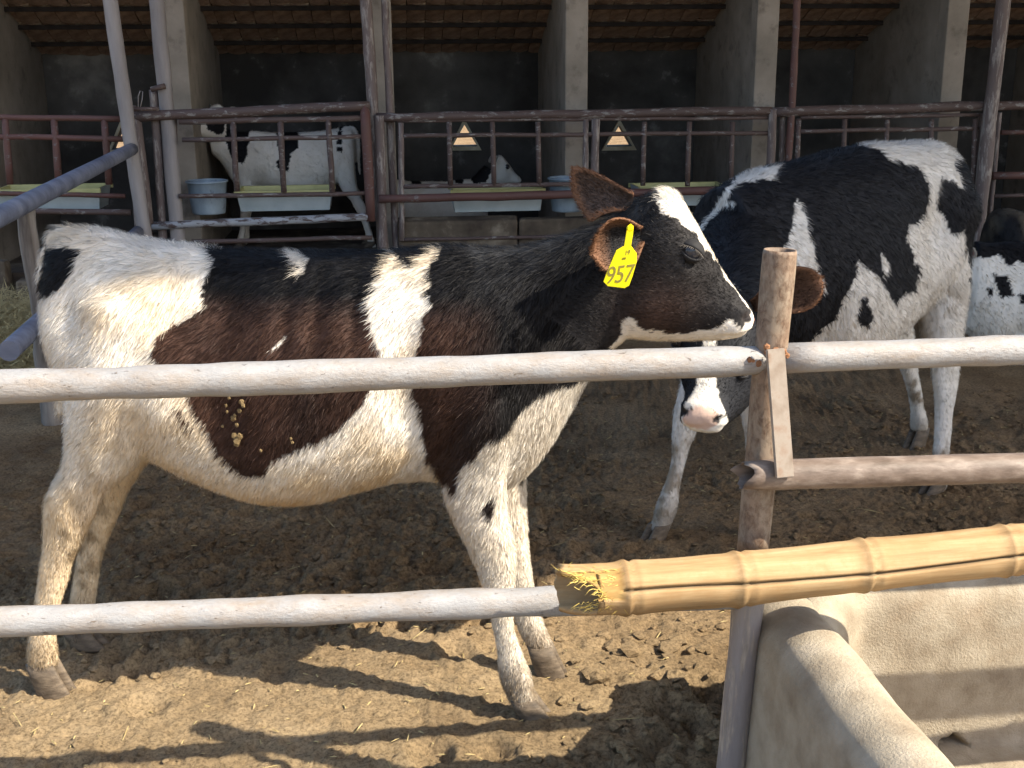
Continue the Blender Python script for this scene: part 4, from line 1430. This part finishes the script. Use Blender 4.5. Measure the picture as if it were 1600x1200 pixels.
                if a0 > 0:
                    # lashes
                    LV, LF = [], []
                    for k in range(26):
                        al = -1.1 + 2.2 * k / 25 + random.uniform(-.05, .05); be = .46 * (1 - .55 * (al / 1.45) ** 2)
                        b0 = c + (R1 + .002) * (math.sin(al) * ax_s * 1.12 + math.cos(al) * (math.cos(be) * out + math.sin(be) * up_s))
                        d = out * 1.0 - up_s * .35 + ax_s * math.sin(al) * .5 + np.array([random.uniform(-.2, .2) for _ in range(3)]); d /= np.linalg.norm(d)
                        i0 = len(LV)
                        LV += [b0 - ax_s * .0006, b0 + ax_s * .0006, b0 + d * random.uniform(.010, .016)]
                        LF.append((i0, i0 + 1, i0 + 2))
                    lm = mesh_pd('lashes', LV, LF); set_col(lm, np.tile(np.array([.10, .09, .08]), (len(LV), 1))); lm.materials.append(M['hide'])
                    add('lashes', lm, None, lo)
    if ears:
        for i, e_ in enumerate(ears):
            build_ear(pose, parent=root, name='ear', seed=seed * 7 + i, **e_)
    if hooves:
        for rings in legs:
            a, b, w, k = rings[-1]
            W0 = frame.world([[(a[0] + b[0]) / 2, (a[1] + b[1]) / 2, 0]])[0]
            z0 = (gz(W0[0], W0[1]) - .014 - frame.o[2] - zoff) / frame.scale if frame.o[2] < .05 else 0.0
            add('hoof', hoof_mesh(a, b, w, z0, 1.0), M['hoof'], root)
    return root, body, bvh

# ---------------- coat of the tagged calf (outline points measured on its side)
K1_BLACK = [
    [(318, 360), (332, 419), (322, 433), (316, 464), (325, 485), (297, 500), (266, 512), (245, 531), (236, 559), (262, 595), (297, 618), (308, 650), (325, 685), (346, 713), (362, 736), (390, 746), (411, 742), (420, 720),
     (450, 708), (500, 688), (540, 662), (566, 635), (578, 600), (592, 565), (582, 520), (577, 480), (584, 440), (598, 422), (608, 402), (618, 380), (600, 340), (330, 340)],
    [(625, 360), (616, 396), (640, 420), (668, 398), (690, 382), (700, 360)],
    [(704, 350), (690, 390), (672, 418), (670, 470), (656, 530), (648, 570), (645, 615), (655, 650), (662, 690), (670, 722), (688, 742), (702, 770), (716, 772), (716, 742), (738, 716), (762, 690), (790, 680), (802, 660),
     (830, 622), (868, 606), (905, 598), (935, 570), (958, 535), (975, 500), (985, 496), (996, 510), (1020, 518), (1060, 517), (1100, 518), (1125, 513), (1132, 503), (1140, 498), (1150, 503), (1155, 511), (1168, 507),
     (1172, 488), (1162, 472), (1148, 452), (1130, 428), (1112, 395), (1085, 366), (1060, 341), (1032, 328), (1030, 300), (1000, 280), (900, 280)],
    [(70, 380), (128, 392), (118, 422), (88, 455), (60, 470)],
    [(268, 640), (276, 640), (304, 668), (300, 676), (284, 664)],
]
K1_WHITE = [[(440, 376), (484, 404), (478, 424), (464, 432), (456, 414)], [(422, 546), (440, 528), (444, 531), (428, 546)]]
def coat1(p, nn, h):
    q = p.copy()
    far = q[:, 1] > 0.02
    q[far, 1] = -q[far, 1]
    W = C1.world(q)
    px = to_px(W)
    jit = np.stack([fbm(p * 45, 2, 3) - .5, fbm(p * 45, 2, 4) - .5], 1) * 16
    px = px + jit
    blk = np.zeros(len(p), bool)
    trunk = p[:, 2] > .40
    for poly in K1_BLACK:
        blk |= in_poly(px, poly)
    for poly in K1_WHITE:
        blk &= ~(in_poly(px, poly) & ~far)
    # patches low on the fore legs
    blk |= (((px[:, 0] - 766) / 9) ** 2 + ((px[:, 1] - 791) / 21) ** 2 < 1) & ~far
    blk |= (((px[:, 0] - 806) / 12) ** 2 + ((px[:, 1] - 770) / 14) ** 2 < 1) & far
    blk &= p[:, 2] > .36
    # tail: dark above the tuft, white rim
    tl = p[:, 0] < C1.pl(102, 500, 0)[0]
    tail_dark = tl & (np.abs(p[:, 1]) < .05) & (px[:, 1] > 480) & (px[:, 1] < 600) & (px[:, 0] > 70) & (px[:, 0] < 101)
    blk |= tail_dark
    z = p[:, 2]
    nz1 = fbm(p * 9, 3, 31); nz2 = fbm(p * 30, 3, 33)
    # white coat: cream stain low on belly and legs
    stain = np.clip((.66 - z) / .30, 0, 1) * .85 + np.clip((nz1 - .42) * 2.2, 0, .55)
    stain = np.clip(stain, 0, .85) * np.where(h[:, 0] > -.02, .3, 1)
    col = WHITE * (1 - stain[:, None]) + CREAM * stain[:, None]
    rear = np.clip((C1.pl(260, 600, 0)[0] - p[:, 0]) / .2, 0, 1) * np.clip((.72 - z) / .2, 0, 1)
    mud = np.clip((nz2 * .6 + nz1 * .4 - .52) * 7, 0, 1) * np.clip(rear + np.clip((.30 - z) / .25, 0, 1) * .9, 0, 1)
    mud = np.maximum(mud, np.clip((.16 - z) / .10, 0, 1) * np.clip(nz2 * 1.9, .4, 1) * 1.1)
    col = col * (1 - .8 * np.clip(mud, 0, 1)[:, None]) + DIRT * .8 * np.clip(mud, 0, 1)[:, None]
    # black coat; sunlit brown painted into the barrel and cheek
    barrel = np.clip((C1.pl(800, 500, 0)[0] - p[:, 0]) / .12, 0, 1) * np.clip((.93 - z) / .06, 0, 1)
    cheek = np.exp(-(((px[:, 0] - 1025) / 50) ** 2 + ((px[:, 1] - 490) / 45) ** 2))
    br = np.clip(barrel * (.55 + .9 * (nz1 - .3)) + cheek * .7, 0, 1)
    dk = BLACK * (1 - br[:, None]) + BROWN * br[:, None]
    dk = dk + np.where(h[:, 0] > .02, .012, 0)[:, None] * np.array([1.1, 1.0, .95]) * (.5 + fbm(p * 25, 2, 8))[:, None]
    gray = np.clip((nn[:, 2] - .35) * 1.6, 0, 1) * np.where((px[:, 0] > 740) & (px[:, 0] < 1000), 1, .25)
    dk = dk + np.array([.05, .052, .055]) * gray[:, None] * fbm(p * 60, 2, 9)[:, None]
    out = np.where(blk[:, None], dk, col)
    nose = np.linalg.norm(h - hpx(1180, 500), axis=1)
    out = np.where(((nose < .024) & (h[:, 0] > hpx(1168, 500)[0]))[:, None], PINK, out)
    ns = np.zeros(len(p), bool)
    for sd in (-1, 1):
        ns |= np.linalg.norm(h - hpx(1167, 497, .036 * sd), axis=1) < .012
    out = np.where(ns[:, None], DARKSKIN, out)
    return out

BUMPS1 = [  # shoulder blade, hip hook, flank hollow, stifle fold, ribs
    (C1.pl(725, 520, -.16), (.10, .1, .14), .010), (C1.pl(215, 440, -.17), (.06, .08, .06), .014), (C1.pl(175, 500, -.17), (.05, .06, .05), .010), (C1.pl(320, 470, -.18), (.07, .1, .09), -.022),
    (C1.pl(262, 500, -.18), (.04, .1, .05), -.010), (C1.pl(640, 640, -.18), (.045, .1, .12), -.016), (C1.pl(260, 640, -.16), (.05, .08, .06), .010), (C1.pl(350, 640, -.18), (.06, .1, .1), -.012),
    (C1.pl(765, 660, -.13), (.05, .08, .07), .012), (C1.pl(115, 480, -.12), (.04, .08, .06), -.012), (C1.pl(165, 590, -.17), (.05, .08, .08), .010), (C1.pl(880, 520, -.1), (.05, .06, .06), -.008),
    (C1.pl(480, 470, -.2), (.02, .1, .12), -.006), (C1.pl(540, 470, -.2), (.02, .1, .12), -.006), (C1.pl(430, 480, -.2), (.02, .1, .12), -.006), (C1.pl(460, 400, -.14), (.3, .05, .03), -.006),
    (C1.pl(140, 720, -.12), (.03, .06, .06), -.008), (C1.pl(110, 800, -.11), (.02, .05, .04), .004)]

def far_ear(u, v):
    """fan-shaped back of the far ear: u root to end, v top edge to bottom edge"""
    k = np.array([0, .4, .72, 1.0])
    T_ = np.array([np.interp(u, k, [990, 946, 916, 896]), np.interp(u, k, [303, 277, 264, 261])])
    B_ = np.array([np.interp(u, k, [986, 958, 940, 924]), np.interp(u, k, [330, 331, 336, 347])])
    q = T_ * (1 - v) + B_ * v
    q[0] -= 13 * math.sin(math.pi * min(1, v * 1.0)) * u ** 2.5
    t = .045 + .035 * u + .020 * math.sin(math.pi * v) * (.4 + .6 * u) - .025 * u * v
    return hpx(q[0], q[1], t)
def calf_one():
    ears = [
        dict(root=to_head(C1.pl(1000, 366, -.075)) * np.array([1, 0, 1]) + np.array([0, -.068, 0]), axis=POSE1.inv(H0 + np.array([[-.74, -.60, -.20]]))[0], across=POSE1.inv(H0 + np.cross([.60, -.78, .0], [-.74, -.60, -.20])[None])[0],
             length=.118, width=.112, cup=1.15, rim_at=.5, body=RUSTY * .6, rim=RUSTY * 1.4, inner=BLACK * 1.2, n_fur=5000),
        dict(root=to_head(C1.pl(990, 318, .05)) * np.array([1, 0, 1]) + np.array([0, .05, 0]), axis=POSE1.inv(H0 + np.array([[-.88, .05, .42]]))[0], across=POSE1.inv(H0 + np.array([[-.40, .05, .92]]))[0],
             length=.125, width=.118, cup=.8, rim_at=.80, grid=far_ear, body=RUSTY * .55 + .03, rim=RUSTY * 2.0, inner=RUSTY * .6, n_fur=5000)]
    root, body, bvh = build_calf('calf', 'brown-black and white calf in front with a yellow ear tag, standing in profile', C1, [HIND_N, HIND_F, FORE_N, FORE_F], POSE1, coat=coat1,
                                 n_fur=300000, vox=.0065, bumps=BUMPS1, ears=ears, seed=3, fur_w=.00045)
    # ear tag
    t = -.185
    poly = [(985, 350), (990, 354), (989, 366), (986, 384), (995, 396), (995, 408), (988, 432), (983, 445), (976, 449), (950, 446), (943, 439), (947, 428), (958, 402), (963, 391), (975, 384), (978, 366), (980, 354)]
    pts = [C1.pl(x, y, t) for x, y in poly]
    cz = np.mean([q[2] for q in pts])
    V = [q + np.array([0, .12 * (q[2] - cz) - s * .0022, 0]) for s in (0, 1) for q in pts]
    n = len(pts)
    me = mesh_pd('ear_tag', V, [tuple(range(n)), tuple(range(2 * n - 1, n - 1, -1))] + [(i, (i + 1) % n, n + (i + 1) % n, n + i) for i in range(n)])
    bm = bmesh.new(); bm.from_mesh(me); bmesh.ops.bevel(bm, geom=[e for e in bm.edges if e.is_boundary is False and len(e.link_faces) == 2 and (len(e.link_faces[0].verts) > 4 or len(e.link_faces[1].verts) > 4)], offset=.0008, segments=2, affect='EDGES'); bm.to_mesh(me); bm.free()
    tg = add('ear_tag', me, M['tag'], root)
    tg['label'] = 'yellow plastic ear tag with number 957'
    def text(s, px, py, size, slant, name):
        cu = bpy.data.curves.new(name, 'FONT'); cu.body = s; cu.size = size; cu.align_x = 'CENTER'; cu.extrude = .0003; cu.space_character = .95
        o = bpy.data.objects.new(name, cu); COL.objects.link(o)
        dg = bpy.context.evaluated_depsgraph_get(); dg.update()
        m_ = bpy.data.meshes.new_from_object(o.evaluated_get(dg))
        bpy.data.objects.remove(o)
        V = np.array([v.co[:] for v in m_.vertices])
        c = C1.pl(px, py, t)
        sh_ = slant
        X = V[:, 0] * math.cos(sh_) - V[:, 1] * math.sin(sh_) * 0 + V[:, 1] * .22
        Z = V[:, 1] - V[:, 0] * math.sin(.10) * -1
        out = np.stack([c[0] + X * .78, np.zeros(len(V)), c[2] + Z], 1)
        out[:, 1] = t + .12 * (out[:, 2] - cz) - .0026 - V[:, 2]
        m_.vertices.foreach_set('co', out.astype(np.float32).ravel()); m_.update()
        m_.materials.clear(); m_.materials.append(M['tag_ink'])
        add(name, m_, None, tg)
    text('957', 967, 440, .046, .0, 'number')
    text('19', 980, 398, .013, .0, 'number')
    text('IIIIIII', 975, 405, .006, .0, 'small_print')
    b = bmesh.new()
    c = C1.pl(984, 357, t - .003)
    bmesh.ops.create_cone(b, segments=14, radius1=.006, radius2=.004, depth=.005, cap_ends=True, matrix=Matrix.Translation(Vector(c)) @ Matrix.Rotation(R(90), 4, 'X'))
    m_ = bpy.data.meshes.new('stud'); b.to_mesh(m_); b.free()
    add('stud', m_, M['tag'], tg)
    # dung flecks caught in the coat
    rng = np.random.default_rng(4)
    for (x, y, r) in ((371, 688, .008), (376, 680, .006), (366, 681, .006), (370, 693, .005), (378, 628, .005), (381, 633, .004), (374, 642, .004), (363, 655, .005), (366, 650, .003), (355, 624, .003), (350, 636, .003), (370, 664, .004), (460, 680, .003), (462, 686, .003), (412, 700, .003), (345, 668, .003), (352, 646, .003)):
        q = C1.pl(x, y, -.2); hit = bvh.ray_cast(Vector((q[0], -.5, q[2])), Vector((0, 1, 0)))
        if hit[0] is None:
            continue
        bm = bmesh.new(); bmesh.ops.create_icosphere(bm, subdivisions=2, radius=1)
        for v in bm.verts:
            k = 1 + rng.uniform(-.3, .3)
            v.co = Vector((hit[0].x + v.co.x * r * k, hit[0].y - .011 + v.co.y * r * .4 * k, hit[0].z + v.co.z * r * 1.1 * k))
        m_ = bpy.data.meshes.new('dung_fleck'); bm.to_mesh(m_); bm.free()
        add('dung_fleck', m_, M['dung'], body)
calf_one()
def leg_to(rings, s, t):
    a, b, w, k = rings[-1]
    c = (a + b) / 2
    return leg_shift(rings, s - c[0], t - c[1], rings[1][0][2] * .9)

def neck_rings(p0, p1, r0, r1, sag=.0, n=9):
    """p0 chest, p1 back of the head; r = (half height, half width)"""
    p0, p1 = np.array(p0), np.array(p1)
    C_ = []
    for s in np.linspace(0, 1, n):
        C_.append(p0 + (p1 - p0) * s + np.array([0, 0, -sag * math.sin(s * math.pi)]))
    C_ = np.array(C_)
    T_ = np.gradient(C_, axis=0); T_ /= np.linalg.norm(T_, axis=1)[:, None]
    out = []
    for i, s in enumerate(np.linspace(0, 1, n)):
        u = np.array([0, 0, 1.0]) - T_[i] * T_[i][2]; u /= np.linalg.norm(u)
        l = np.cross(u, T_[i])
        hh = r0[0] + (r1[0] - r0[0]) * s; hw = r0[1] + (r1[1] - r0[1]) * s
        out.append(ring_pts(C_[i] + u * hh, C_[i] - u * hh, l, hw, 0, 2.1))
    return out

def calf_two():
    C2 = Frame((1.00, 3.50), 216.4, 1.03)
    nose = C2.local([[.405, 2.37, .625]])[0]
    dr = C2.local(np.array([[-.09, -.265, -.225]]) + C2.o)[0]; dr /= np.linalg.norm(dr)
    poll = nose - dr * np.linalg.norm(H1 - H0)
    up = C2.local(np.array([[-.26, -.35, .88]]) + C2.o)[0]
    pose = HeadPose(poll, nose - poll, up)
    legs = [leg_to(HIND_N, -.72, -.15), leg_to(HIND_F, -.37, .16), leg_to(FORE_N, .62, -.09), leg_to(FORE_F, .40, .085)]
    trunk = [(a + np.array([0, 0, d]), b, w * 1.08, k) for (a, b, w, k), d in zip(TRUNK[:13], (.03, .04, .05, .07, .085, .095, .09, .08, .065, .05, .03, .015, .0))]
    nk = neck_rings(C1.pl(750, 560, 0), pose(np.array([.02, 0, -.075]))[0], (.20, .135), (.10, .075), .01)
    S4 = lambda L: [(960 + .4 * x, 200 + .4 * y) for x, y in L]
    whites = [S4(q) for q in (
        [(905, 60), (1270, 20), (1360, 80), (1372, 128), (1320, 125), (1362, 245), (1300, 202), (1270, 195), (1256, 260), (1282, 350), (1330, 425), (1362, 395), (1390, 560), (1420, 900), (1180, 900), (1180, 660), (1192, 560), (1150, 450), (1150, 390), (1200, 360), (1232, 260), (1225, 200), (1180, 150), (1080, 120), (1020, 85)],
        [(945, 525), (1000, 560), (1040, 600), (1090, 690), (1130, 650), (1180, 640), (1200, 900), (700, 900), (860, 740), (900, 660), (935, 590)],
        [(705, 265), (730, 310), (752, 370), (778, 470), (802, 560), (835, 650), (800, 620), (760, 575), (700, 605), (650, 560), (660, 470), (690, 400), (702, 330)],
        [(300, 420), (400, 310), (420, 260), (470, 190), (560, 150), (640, 150), (640, 192), (560, 200), (480, 216), (435, 275), (482, 292), (405, 332), (350, 395)],
        [(1038, 500), (1055, 500), (1070, 540), (1050, 590), (1040, 545)])]
    def coat(p, nn, h):
        q = p.copy(); rs = q[:, 1] < -.03
        px = to_px(C2.world(q)) + np.stack([fbm(p * 40, 2, 3) - .5, fbm(p * 40, 2, 4) - .5], 1) * 14
        wh = np.zeros(len(p), bool)
        for poly in whites:
            wh |= in_poly(px, poly)
        wh &= ~((((px[:, 0] - 1352) / 13) ** 2 + ((px[:, 1] - 488) / 22) ** 2) < 1)
        ishd = (h[:, 0] > -.03) & (np.abs(h[:, 1]) < .13) & (np.abs(h[:, 2]) < .25) & (p[:, 0] > .62)
        wh &= ~ishd
        wh |= (p[:, 2] < .50) & ~ishd
        wh &= ~((p[:, 2] > .36) & (px[:, 0] > 1225) & (px[:, 0] < 1275) & (px[:, 1] > 590) & (px[:, 1] < 615))
        hx = h[:, 0]
        wz = np.interp(hx, [0, .06, .14, .24, .30], [.035, .032, .013, .022, .05])
        top = h[:, 2] > np.interp(hx, [0, .30], [-.02, -.03])
        blaze = ishd & (np.abs(h[:, 1] - .004) < wz) & (h[:, 2] > -.05)
        muzz = ishd & (hx > .315)
        wh |= blaze | (muzz & (h[:, 1] > -.02))
        z = p[:, 2]
        n1 = fbm(p * 10, 3, 51); n2 = fbm(p * 34, 3, 52)
        col = np.tile(np.array([.74, .71, .66]), (len(p), 1))
        mud = np.clip((n1 * .5 + n2 * .5 - .55) * 9, 0, 1) * np.clip((.75 - z) / .5, 0, 1)
        mud = np.maximum(mud, np.clip((.14 - z) / .08, 0, 1) * .7)
        fl = np.exp(-(((px[:, 0] - 1480) / 32) ** 2 + ((px[:, 1] - 465) / 24) ** 2)) * (n2 > .47)
        mud = np.maximum(mud, fl * .9)
        kn = np.exp(-(((px[:, 0] - 1051) / 12) ** 2 + ((px[:, 1] - 706) / 22) ** 2) * 1.2)
        mud = np.maximum(mud, np.clip(kn * 1.6 - .5, 0, .95))
        col = col * (1 - .75 * mud[:, None]) + np.array([.20, .14, .07]) * .75 * mud[:, None]
        dk = np.tile(np.array([.014, .015, .019]), (len(p), 1))
        out = np.where(wh[:, None], col, dk)
        nose_d = np.linalg.norm((h - hpx(1180, 500)) / np.array([1, 1.5, 1]), axis=1)
        pk = (nose_d < .030)
        spots = (n2 > .54)
        out = np.where(pk[:, None], np.where(spots[:, None], DARKSKIN * 2, PINK * np.array([1.0, 1.35, 1.3])), out)
        ns = np.zeros(len(p), bool)
        for sd in (-1, 1):
            ns |= np.linalg.norm(h - hpx(1167, 497, .036 * sd), axis=1) < .011
        out = np.where(ns[:, None], DARKSKIN, out)
        return out
    ears = [dict(root=np.array([.01, .072, .012]), axis=(-.22, .93, .22), across=(-.62, .0, .78), length=.16, width=.10, cup=.5, body=RUSTY * .35, rim=RUSTY * 1.5, inner=RUSTY * .45, rim_at=.8, n_fur=3000),
            dict(root=np.array([.02, -.075, .0]), axis=(-.15, -.95, -.10), across=(.30, -.1, .9), length=.14, width=.10, cup=.7, body=RUSTY * .35, rim=RUSTY * 1.3, inner=RUSTY * .4, n_fur=2000)]
    bumps = [(C1.pl(320, 470, .18), (.07, .1, .09), -.02), (C1.pl(215, 440, .17), (.06, .08, .06), .012), (C1.pl(725, 520, .16), (.10, .1, .14), .010), (C1.pl(640, 640, .18), (.045, .1, .12), -.014)]
    build_calf('calf', 'black and white calf behind the post, reaching its pink nose under the tagged calf', C2, legs, pose, neck=nk, trunk=trunk, coat=coat, n_fur=150000, vox=.008, bumps=bumps, ears=ears, seed=5, fur_w=.0006)
calf_two()

def px_coat(fr, blacks, base=WHITE, dirt=.3, dark=BLACK, zo=0.0):
    def coat(p, nn, h):
        W = fr.world(p) + np.array([0, 0, zo])
        px = to_px(W) + np.stack([fbm(p * 40, 2, 3) - .5, fbm(p * 40, 2, 4) - .5], 1) * 5
        b = np.zeros(len(p), bool)
        for poly in blacks:
            b |= in_poly(px, poly)
        n1 = fbm(p * 9, 3, 71)
        st = np.clip((n1 - .4) * 2, 0, 1) * dirt
        col = base * (1 - st[:, None]) + CREAM * .6 * st[:, None]
        return np.where(b[:, None], dark, col)
    return coat
def plain_ears(sc=1.0, col=WHITE * .6):
    return [dict(root=np.array([.0, .07 * s, .0]), axis=(-.35, .9 * s, .1), across=(.3, .1 * s, .9), length=.13, width=.10, cup=.7, body=col, rim=col, inner=PINK * .5, n_fur=800) for s in (1, -1)]

def calf_pen():
    o = SH.world([[sh(470, 300, 8.15)[0], 8.15, 0]])[0]
    fr = Frame((o[0], o[1], FLOOR), 185.8, .79)
    blacks = [[(354, 180), (391, 180), (389, 215), (386, 245), (378, 256), (366, 252), (357, 237), (352, 215)],
              [(431, 182), (457, 182), (458, 203), (468, 207), (465, 232), (455, 241), (453, 252), (450, 268), (436, 270), (432, 252), (441, 245), (432, 226)],
              [(524, 180), (540, 180), (536, 200), (530, 206)], [(527, 206), (535, 204), (534, 224), (527, 226)], [(527, 230), (535, 230), (534, 238), (527, 238)],
              [(320, 186), (352, 186), (350, 206), (340, 210), (326, 204)]]
    head_o = H0 + np.array([-.13, .03, .10])
    pose = HeadPose(head_o, (.62, .62, -.42), (.25, .25, .9))
    build_calf('calf', 'white calf with black patches standing in the pen behind the gate', fr, [HIND_N, HIND_F, FORE_N, FORE_F], pose, coat=px_coat(fr, blacks, WHITE * .92), n_fur=26000, vox=.012, ears=plain_ears(), seed=9, fur_w=.0013, group='calves in the pens')

def folded_legs():
    """legs tucked under a lying calf: forearm bent forward, hind shank along the belly"""
    L = []
    for s in (-1, 1):
        for pts, w in (([(.30, .13 * s, .52), (.46, .15 * s, .46), (.30, .16 * s, .44)], (.05, .04, .03)),
                       ([(-.40, .15 * s, .62), (-.20, .20 * s, .50), (-.38, .21 * s, .45), (-.15, .23 * s, .445)], (.11, .07, .045, .028))):
            L.append([(np.array(p) + np.array([0, 0, r]), np.array(p) - np.array([0, 0, r * .6]), r, 0) for p, r in zip(pts, w)])
    return L

def lying(px_center, v_or_Y, yaw, scale, label, coat_fn, ground, seed, in_shed, fur=18000, group=None, lift=.06, blacks=(), base=WHITE, dark=BLACK):
    if in_shed:
        o = SH.world([[sh(px_center, 280, v_or_Y)[0], v_or_Y, 0]])[0]
    else:
        o = at_y(px_center, 480, v_or_Y)
    drop = .43 * scale
    fr = Frame((o[0], o[1], ground - drop), yaw, scale)
    pose = HeadPose(H0 + np.array([-.10, 0, lift]), (.80, 0, -.58), (.58, 0, .8))
    nk = neck_rings(C1.pl(775, 520, 0), pose(np.array([.02, 0, -.08]))[0], (.17, .12), (.09, .07), 0)
    build_calf('calf', label, fr, folded_legs(), pose, neck=nk, trunk=TRUNK[:14], coat=px_coat(fr, blacks, base, dark=dark), n_fur=fur, vox=.012, ears=plain_ears(col=dark * 3 if dark is not BLACK else WHITE * .6), seed=seed, fur_w=.0013, group=group, hooves=False, tail=False)
calf_pen()
lying(668, 8.35, 5.8, .74, 'white calf with small black spots lying in the pen behind the feed tray', None, FLOOR, 12, True, 16000, 'calves in the pens', .10,
      [[(725, 235), (770, 235), (768, 268), (760, 284), (740, 288), (730, 270)], [(660, 266), (684, 262), (680, 274), (668, 276)], [(690, 270), (705, 268), (706, 282), (692, 284)], [(708, 272), (724, 268), (724, 286), (712, 288)], [(640, 278), (658, 276), (658, 288), (644, 288)]], WHITE * .8)
lying(1690, 5.35, 178, .95, 'white calf with black patches lying at the right edge behind the black and white calf', None, 0.0, 14, False, 26000, None, -.10,
      [[(1500, 340), (1625, 340), (1625, 430), (1590, 405), (1578, 418), (1560, 398), (1535, 402), (1500, 396)], [(1550, 428), (1572, 430), (1586, 462), (1562, 466)], [(1592, 458), (1612, 460), (1612, 480), (1594, 474)], [(1540, 450), (1552, 452), (1550, 464), (1542, 462)]], WHITE)
lying(1660, 6.25, 12, 1.0, 'all black calf lying farther back at the right edge', None, 0.0, 16, False, 14000, None, -.2, [], BLACK * 1.2, np.array([.014, .014, .015]))
